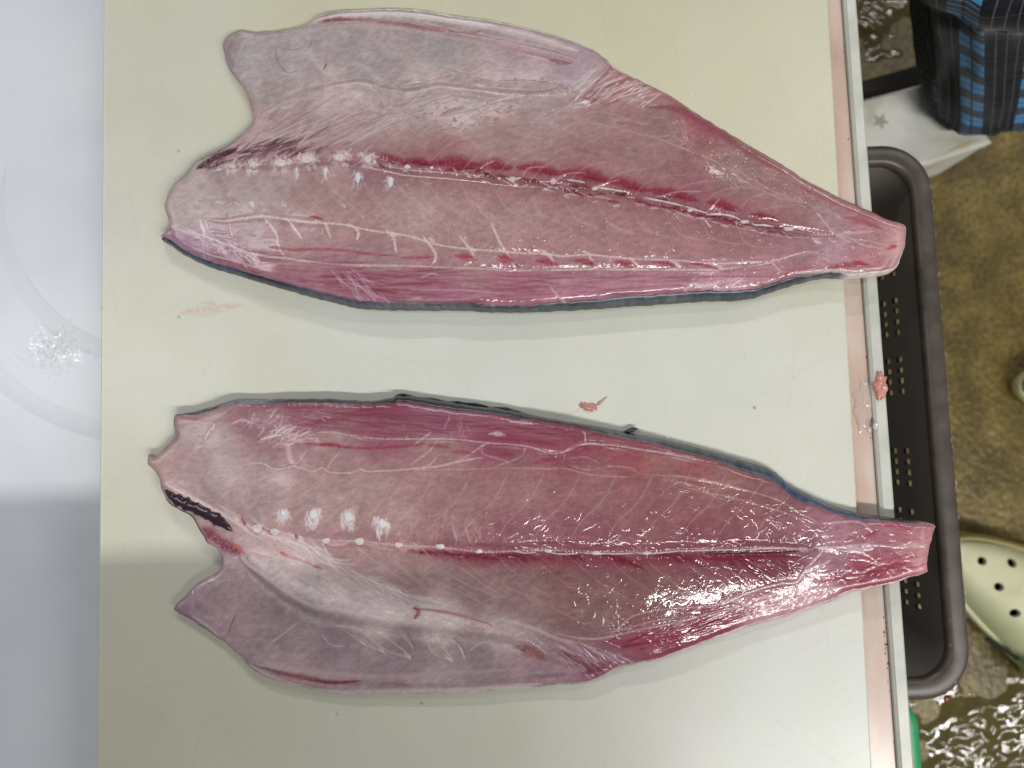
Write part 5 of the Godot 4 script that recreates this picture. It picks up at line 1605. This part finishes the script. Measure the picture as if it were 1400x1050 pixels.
	strands([705, 880, 740, 885, 742, 905, 715, 900], 30, 20, 50, 3, 9, 1.6, [150, 70, 66], 0.45, 0.05, 0.8)
	# belly wall
	strands([300, 800, 360, 800, 480, 850, 680, 870, 740, 920, 480, 930, 320, 870], 60, 24, 40, 10, 36, 1.6, [184, 162, 168], 0.22, 0.1, 0.7)
	for s in [[326, 780, 324, 810, 318, 845, 312, 865], [356, 800, 366, 820, 370, 832], [400, 818, 412, 840, 430, 868]]: line(s, 2.2, [186, 166, 170], 0.5, 0.25)
	line([312, 866, 318, 850, 323, 840], 2.2, [112, 84, 100], 0.6, -0.1)
	for s in [[455, 855, 490, 862, 524, 890, 500, 882, 470, 862], [484, 855, 520, 868, 560, 898, 530, 890, 495, 868], [530, 858, 550, 868, 566, 888], [589, 866, 600, 880, 616, 902, 590, 892, 584, 874], [600, 872, 624, 880, 635, 902], [640, 892, 655, 880, 668, 876], [370, 880, 395, 862, 405, 855], [440, 868, 452, 882, 470, 884]]: line(s, 3.2, [190, 172, 172], 0.7, 0.7)
	for s in [[521, 889, 12, 4, 40], [557, 897, 12, 5, 42], [614, 901, 14, 5, 40], [496, 880, 8, 3, 40]]: lens(s[0], s[1], s[2], s[3], s[4], [216, 206, 204], 0.75, 0.4)
	line([556, 862, 566, 880, 568, 890], 2.2, [124, 100, 106], 0.5)
	line([620, 872, 632, 885, 636, 896], 2.0, [124, 100, 106], 0.5)
	line([350, 903, 400, 914, 470, 922, 540, 924, 620, 920, 700, 915], 8, [190, 168, 170], 0.5, 0.6, 0.9, 0.15, 0.4)
	line([356, 912, 386, 921, 422, 928, 455, 934, 494, 932], 10, [142, 66, 80], 0.75, -0.3, 0.9, 0.25, 0.6)
	line([420, 930, 455, 934, 490, 931], 5, [128, 44, 58], 0.6, -0.2, 0.9, 0.3, 0.5)
	lens(540, 936, 40, 7, 4, [164, 100, 100], 0.55)
	line([580, 936, 640, 938, 720, 930, 790, 916], 5, [166, 128, 138], 0.5)
	lens(755, 925, 40, 9, -6, [130, 92, 108], 0.55)
	line([340, 908, 380, 930, 440, 944, 540, 946, 640, 944, 740, 935], 11, [222, 204, 198], 0.8, 0.4, 0.9, 0.1, 0.3)
	line([262, 798, 264, 822, 262, 840], 4, [186, 164, 178], 0.6, 0.3)
	lens(250, 832, 26, 16, 10, [140, 108, 126], 0.5, 0.0, 1.0)
	line([244, 838, 268, 850, 300, 874, 318, 890], 5, [150, 84, 94], 0.55)
	line([262, 842, 290, 862, 310, 885, 330, 900], 7, [214, 188, 188], 0.7, 0.4)
	# torn fibre fan and red belly muscle
	strands([745, 872, 790, 876, 850, 895, 838, 915, 800, 920, 760, 895], 70, 36, 7, 18, 50, 1.7, [208, 178, 190], 0.55, 0.3, 0.2)
	strands([745, 876, 790, 880, 850, 897, 838, 915, 800, 920, 765, 897], 44, 36, 7, 18, 46, 2.2, [116, 56, 76], 0.55, -0.25, 0.2)
	lens(820, 915, 50, 14, -14, [124, 52, 70], 0.6)
	line([835, 878, 880, 880, 930, 868, 980, 848, 1004, 834], 26, [150, 52, 76], 0.6, 0.3, 0.9, 0.3, 0.3)
	strands([800, 880, 900, 872, 1005, 835, 990, 850, 930, 878, 860, 895], 90, -17, 6, 25, 80, 1.8, [176, 86, 106], 0.45, 0.08, 0.1)
	strands([800, 880, 900, 872, 1005, 835, 990, 850, 930, 878, 860, 895], 60, -17, 6, 25, 80, 1.8, [118, 34, 58], 0.45, -0.08, 0.1)
	line([756, 866, 800, 873, 830, 871, 870, 862, 920, 852, 975, 838, 1008, 830], 3.0, [206, 180, 182], 0.7, 0.4)
	line([832, 870, 850, 855, 866, 843, 900, 834, 950, 830, 990, 826], 2.6, [204, 176, 176], 0.65, 0.4)
	line([830, 865, 860, 858, 890, 850, 940, 842], 2.4, [200, 172, 172], 0.55, 0.3)
	lens(880, 848, 40, 8, -10, [160, 88, 96], 0.5)
	line([700, 778, 690, 800, 740, 822, 790, 850], 2.2, [190, 160, 152], 0.4, 0.15)
	for s in [[605, 780, 640, 800, 690, 820], [600, 800, 640, 815, 680, 838], [628, 775, 660, 798, 692, 818], [490, 750, 520, 772, 560, 800], [540, 768, 580, 800], [585, 790, 600, 800, 596, 812]]: line(s, 2.0, [196, 172, 164], 0.5, 0.15)
	strands([470, 752, 640, 770, 700, 830, 600, 820, 500, 780], 70, 34, 10, 10, 34, 1.2, [190, 166, 160], 0.22, 0.06, 0.3)
	strands([700, 770, 1000, 775, 960, 825, 740, 840], 110, 20, 60, 5, 22, 1.4, [186, 146, 142], 0.28, 0.08, 0.8)
	line([758, 800, 790, 803, 792, 796], 2.4, [190, 150, 148], 0.4, 0.4)
	# pale skin showing along the belly edge, white sinew above it
	strands([1010, 845, 1050, 825, 1100, 805, 1145, 800, 1120, 825, 1050, 848], 120, -20, 40, 4, 16, 3.0, [222, 180, 188], 0.45, 0.12, 0.8)
	strands([1010, 845, 1050, 825, 1100, 805, 1145, 800, 1120, 825, 1050, 848], 60, -20, 40, 4, 12, 2.4, [190, 122, 140], 0.4, -0.06, 0.8)
	line([984, 828, 1020, 812, 1060, 800, 1090, 795, 1102, 780, 1130, 768], 6, [216, 196, 200], 0.7, 0.6, 0.9, 0.1, 0.5)
	line([985, 826, 1000, 820, 1012, 824], 9, [220, 206, 212], 0.7, 0.5)
	line([1020, 820, 1060, 806, 1090, 800], 4, [150, 60, 78], 0.6)
	# tail stump
	for s in [[1125, 716, 1150, 714, 1175, 714, 1192, 726], [1106, 752, 1126, 748, 1150, 752, 1180, 756, 1205, 772], [1131, 740, 1125, 752, 1098, 782, 1090, 800], [1128, 750, 1160, 746, 1190, 745, 1230, 748], [1100, 785, 1120, 776, 1135, 765]]: line(s, 3.2, [208, 180, 184], 0.65, 0.35)
	for s in [[1168, 751, 26, 12], [1186, 748, 14, 14], [1130, 751, 30, 9], [1098, 752, 14, 8], [1128, 733, 10, 6]]: lens(s[0], s[1], s[2], s[3], 10, [218, 200, 212], 0.7, 0.5)
	for s in [[1192, 729, 20, 9, -20], [1228, 722, 40, 9, 8], [1215, 775, 60, 14, -12], [1150, 790, 70, 9, -10], [1180, 770, 40, 8, 10]]: lens(s[0], s[1], s[2], s[3], s[4], [166, 44, 70], 0.62, -0.2, 1.0)
	lens(1245, 747, 44, 10, -4, [208, 184, 174], 0.65, 0.3)
	strands([1120, 715, 1255, 725, 1250, 780, 1120, 795], 90, 4, 16, 8, 36, 1.7, [206, 160, 168], 0.36, 0.12, 0.5)
	strands([1100, 770, 1250, 760, 1240, 785, 1120, 800], 40, -8, 8, 14, 46, 1.8, [134, 40, 62], 0.4, -0.06, 0.3)
	line([1120, 806, 1170, 800, 1220, 790, 1255, 780], 5, [220, 186, 188], 0.6, 0.2, 1.0)
	line([1262, 722, 1260, 745, 1256, 778], 7, [212, 150, 150], 0.65, 0.2)
	# film of moisture
	strands([640, 640, 900, 630, 1120, 720, 1110, 750, 640, 750], 240, 10, 45, 3, 18, 1.2, [], 0, 0.16, 1.4)
	strands([880, 640, 1080, 690, 1110, 725, 900, 690], 90, 14, 18, 10, 36, 1.3, [], 0, 0.20, 1.2)
	strands([690, 735, 1110, 742, 1100, 760, 690, 762], 130, 4, 30, 6, 24, 1.4, [], 0, 0.24, 1.0)
	strands([700, 770, 1060, 770, 1000, 830, 760, 870, 700, 830], 150, 12, 40, 4, 22, 1.3, [], 0, 0.15, 1.5)
	strands([790, 850, 980, 830, 940, 870, 820, 880], 90, -15, 20, 8, 34, 1.6, [], 0, 0.26, 1.2)
	strands([1110, 715, 1250, 725, 1240, 780, 1020, 845, 1010, 830], 150, 0, 50, 3, 16, 1.3, [], 0, 0.17, 1.4)
	strands([400, 560, 760, 585, 760, 640, 420, 640], 110, 10, 60, 2.5, 9, 1.3, [], 0, 0.15, 1.4)
	strands([250, 790, 320, 850, 640, 890, 700, 850, 420, 760], 40, 10, 60, 3, 10, 1.4, [], 0, 0.14, 1.4)

	mark_region(1, [195, 830, 272, 790, 299, 781, 310, 760, 329, 764, 356, 787, 392, 813, 428, 831, 470, 840, 515, 849, 569, 855, 620, 860, 670, 864, 720, 878, 750, 900, 800, 915, 835, 935, 640, 985, 380, 975, 225, 860])
	mark_region(2, [225, 560, 420, 525, 700, 540, 960, 595, 985, 634, 920, 622, 875, 614, 830, 608, 800, 607, 770, 618, 752, 619, 719, 610, 668, 606, 614, 601, 525, 600, 480, 596, 432, 591, 340, 588, 240, 600])
	mark_region(3, [329, 764, 326, 750, 340, 735, 368, 729, 410, 745, 455, 777, 488, 790, 560, 822, 620, 840, 690, 856, 700, 870, 670, 864, 620, 860, 569, 855, 515, 849, 470, 840, 428, 831, 392, 813, 356, 787])
	mark_region(4, [1125, 660, 1300, 690, 1300, 820, 1150, 830, 1125, 800, 1110, 770])
	mark_region(5, [775, 876, 830, 869, 910, 855, 1000, 832, 1012, 832, 998, 848, 950, 874, 900, 892, 850, 906, 800, 895])
	for s in [[387, 701, 8, 6], [428, 704, 10, 12], [476, 707, 11, 13], [523, 716, 12, 11]]:
		strands([s[0] - s[2], s[1] - s[3], s[0] + s[2], s[1] - s[3], s[0] + s[2] * 0.6, s[1] + s[3], s[0] - s[2], s[1] + s[3]], 46, 85, 18, 5, 14, 2.2, [216, 202, 206], 0.8, 0.1, 0.5)
	var fm := flesh_material()
	commit_regions(root, ["loin_muscle", "belly_flap", "back_muscle", "rib_membrane", "tail_stump", "belly_muscle"], [fm, fm, fm, fm, fm, fm])
	skin(root, b[0], b[2], b[3], skin_material())
	var kid := plain(srgb(50, 32, 42), 0.25)
	cord(root, "kidney_remnant", [226, 670, 238, 681, 252, 688, 268, 695, 284, 703, 300, 712, 318, 726], 16.0, 1.6, kid)
	var bone := bone_material(srgb(230, 216, 216))
	for s in [[387, 701, 6, 5], [428, 704, 8, 10], [476, 707, 9, 11], [523, 716, 9, 9]]: dome(root, "bone_chip", blob(s[0], s[1], s[2] * 0.62, s[3] * 0.7), 0.3, bone)
	var grist := bone_material()
	for s in [[445, 739, 6, 4], [491, 740, 7, 5], [545, 745, 6, 4], [602, 747, 7, 4], [655, 754, 6, 3], [750, 753, 6, 3], [815, 756, 7, 3], [884, 756, 7, 3], [375, 727, 7, 5], [352, 722, 7, 6]]: dome(root, "vertebra_chip", blob(s[0], s[1], s[2], s[3]), 0.8, grist)
	var sinew := bone_material(srgb(214, 180, 180))
	for s in [[700, 753, 718, 756, 734, 755], [740, 751, 762, 757, 790, 757], [800, 756, 840, 757, 868, 757], [870, 757, 900, 756, 930, 753], [930, 753, 975, 752, 1010, 751], [1015, 751, 1060, 749, 1095, 751]]: cord(root, "sinew", s, 2.2, 0.4, sinew)
	# a broken fin spine and scraps of fin base on the back edge
	var black := plain(srgb(28, 30, 34), 0.3)
	cord(root, "fin_spine", [850, 593, 858, 590, 866, 587, 873, 586], 5.0, 1.6, black, 3.0)
	for s in [[538, 543, 552, 540, 566, 544], [570, 545, 590, 546, 606, 548], [610, 549, 640, 552, 668, 556], [672, 557, 694, 560, 716, 566]]: cord(root, "fin_base", s, 4.5, 1.4, black, 3.5)
	tag(root, "lower fish fillet with dark kidney remnant and deep red back muscle, belly flap nearest", "fish fillet", "two halves of one fish")


func tube(pts: Array, r: float, y: float) -> ArrayMesh:
	var flat := PackedVector2Array()
	for k in range(0, pts.size(), 2):
		var p := at(pts[k], pts[k + 1])
		flat.append(Vector2(p.x, p.z))
	var path := smooth_path(flat, 0.001)
	var rows := []
	var n := path.size()
	for k in n:
		var t := float(k) / (n - 1)
		var d := (path[mini(k + 1, n - 1)] - path[maxi(k - 1, 0)]).normalized()
		var s := Vector2(-d.y, d.x)
		var rr := r * sqrt(clampf(minf(t, 1.0 - t) * 6.0, 0.02, 1.0)) * (1.0 + 0.5 * noise_b.get_noise_2d(k * 6.0, r * 9000.0))
		var row := []
		for f in [[-1.0, 0.0], [-0.7, 0.6], [0.0, 0.9], [0.7, 0.6], [1.0, 0.0]]:
			var q: Vector2 = path[k] + s * rr * f[0]
			row.append(Vector3(q.x, y + rr * f[1], q.y))
		rows.append(row)
	return sheet(rows)


func scrap(called: String, x: float, y: float, a: float, b: float, deg: float, c: Color, tall: float, label: String, category: String, level := 0.0) -> void:
	var m := plain(c, 0.16)
	m.subsurf_scatter_enabled = true
	m.subsurf_scatter_strength = 0.2
	var mid := at(x, y, level)
	var rows := []
	var nz := noise_of(260.0, int(x), 3)
	for f in [[1.0, 0.0], [0.97, 0.3], [0.8, 0.7], [0.6, 0.85], [0.4, 1.0], [0.2, 0.95], [0.02, 1.0]]:
		var row := []
		for k in 40:
			var d := Vector2.from_angle(TAU * k / 40.0)
			var v : Vector2 = Vector2(d.x * a, d.y * b).rotated(deg_to_rad(deg)) * 0.00042 * (1.0 + 0.45 * nz.get_noise_2d(d.x * 0.006, d.y * 0.006)) * f[0]
			row.append(Vector3(v.x, tall * f[1] * (1.0 + 0.8 * nz.get_noise_2d(v.x, v.y)), v.y))
		rows.append(row)
	var o := put(called, sheet(rows, true), m, self, mid)
	tag(o, label, category)


func small_bits() -> void:
	# water caught along the fish, scraps of flesh, beads of water
	var w := water()
	var film := StandardMaterial3D.new()
	film.albedo_color = Color(1, 1, 1, 0.04)
	film.transparency = BaseMaterial3D.TRANSPARENCY_ALPHA
	film.roughness = 0.05
	film.metallic_specular = 1.0
	for s in [[[962, 884, 1000, 873, 1050, 858, 1105, 838], 0.0008], [[846, 588, 870, 591, 920, 601, 975, 616, 1010, 626], 0.0008], [[785, 577, 815, 582, 846, 588], 0.0007]]:
		var o := put("water_line", tube(s[0], s[1], 0.0001), film)
		tag(o, ["bead of water along the belly edge of the lower fillet", "long bead of water beyond the lower fillet's dark back", "short bead of water touching the lower fillet's back, left of the fin spine"][0 if s[0][0] == 962 else (1 if s[0][0] == 846 else 2)], "water")
	scrap("flesh_scrap", 804, 556, 12, 6, 12, srgb(196, 134, 128), 0.0016, "small red scrap of flesh on the board above the lower fillet", "fish scrap")
	scrap("flesh_shred", 822, 549, 10, 1.8, -38, srgb(206, 150, 138), 0.0009, "thin pale shred beside the small red scrap on the board", "fish scrap")
	scrap("flesh_jelly", 1203, 528, 9, 19, 4, srgb(208, 142, 132), 0.0026, "red jelly scrap lying on the board's right lip", "fish scrap", -0.0012)
	scrap("water_pool", 1181, 556, 15, 34, 4, srgb(196, 176, 166), 0.0012, "shallow pink pool in the juice channel left of the jelly", "water", -0.0045)
	scrap("fat_blob", 1197, 582, 4, 6, 10, srgb(200, 198, 188), 0.0012, "small white fat blob on the lip below the red jelly", "fish scrap", -0.0012)
	scrap("blood_spot", 1294, 955, 5, 5, 0, srgb(112, 24, 34), 0.0008, "dark red blood spot on the basket rim's near corner", "stain", -0.0748)
	# thin bumpy film of water where the lamp glitters on the table
	var wrows := []
	var wn := noise_of(330.0, 301, 2)
	var shape := noise_of(60.0, 302, 3)
	var wc := at(76, 474, TABLE_Y)
	for j in 81:
		var row := []
		for i in 101:
			var u := i / 50.0 - 1.0
			var v := j / 40.0 - 1.0
			var x := wc.x + u * 0.022
			var z := wc.z + v * 0.018
			var f := clampf((1.0 - sqrt(u * u + v * v)) * 2.5 + shape.get_noise_2d(x, z) * 0.9, 0.0, 1.0)
			row.append(Vector3(x, TABLE_Y - 0.0003 + f * (0.0006 + 0.00035 * wn.get_noise_2d(x, z)), z))
		wrows.append(row)
	var wf := put("water_film", sheet(wrows), film)
	tag(wf, "glittering film of water on the white table left of the board", "water")
	var drop := SphereMesh.new()
	drop.radius = 0.0011
	drop.height = 0.0022
	drop.radial_segments = 10
	drop.rings = 6
	var dm := MultiMesh.new()
	dm.transform_format = MultiMesh.TRANSFORM_3D
	dm.mesh = drop
	dm.instance_count = 420
	for k in 420:
		var q := at(78.0 + rng.randfn() * 17.0, 475.0 + rng.randfn() * 14.0, TABLE_Y)
		var s := rng.randf_range(0.3, 1.0)
		dm.set_instance_transform(k, Transform3D(Basis.from_scale(Vector3(s, s * 0.42, s) * 1.25), q))
	var di := MultiMeshInstance3D.new()
	di.name = "table_droplets"
	di.multimesh = dm
	di.material_override = film
	add_child(di)
	tag(di, "patch of glittering water droplets on the white table", "", "", "stuff")
	var bead := SphereMesh.new()
	bead.radius = 0.0005
	bead.height = 0.001
	bead.radial_segments = 8
	bead.rings = 5
	var mm := MultiMesh.new()
	mm.transform_format = MultiMesh.TRANSFORM_3D
	mm.mesh = bead
	mm.instance_count = 420
	for k in 420:
		var x := rng.randf_range(160, 1200)
		var y := rng.randf_range(5, 1045)
		var h := 0.0
		if k > 250:
			x = rng.randf_range(900, 1190)
			y = rng.randf_range(60, 700)
		if k > 360:
			x = 1187 + rng.randfn() * 16.0
			y = rng.randf_range(20, 1040)
			x = lerpf(1134, 1192, y / 1050.0) + rng.randfn() * 3.0 - 4.0
		var p := at(x, y, h)
		var s := rng.randf_range(0.35, 1.1)
		mm.set_instance_transform(k, Transform3D(Basis.from_scale(Vector3(s, s * 0.55, s)), p))
	var mi := MultiMeshInstance3D.new()
	mi.name = "water_beads"
	mi.multimesh = mm
	mi.material_override = film
	add_child(mi)
	tag(mi, "fine beads of water scattered over the cutting board", "", "", "stuff")
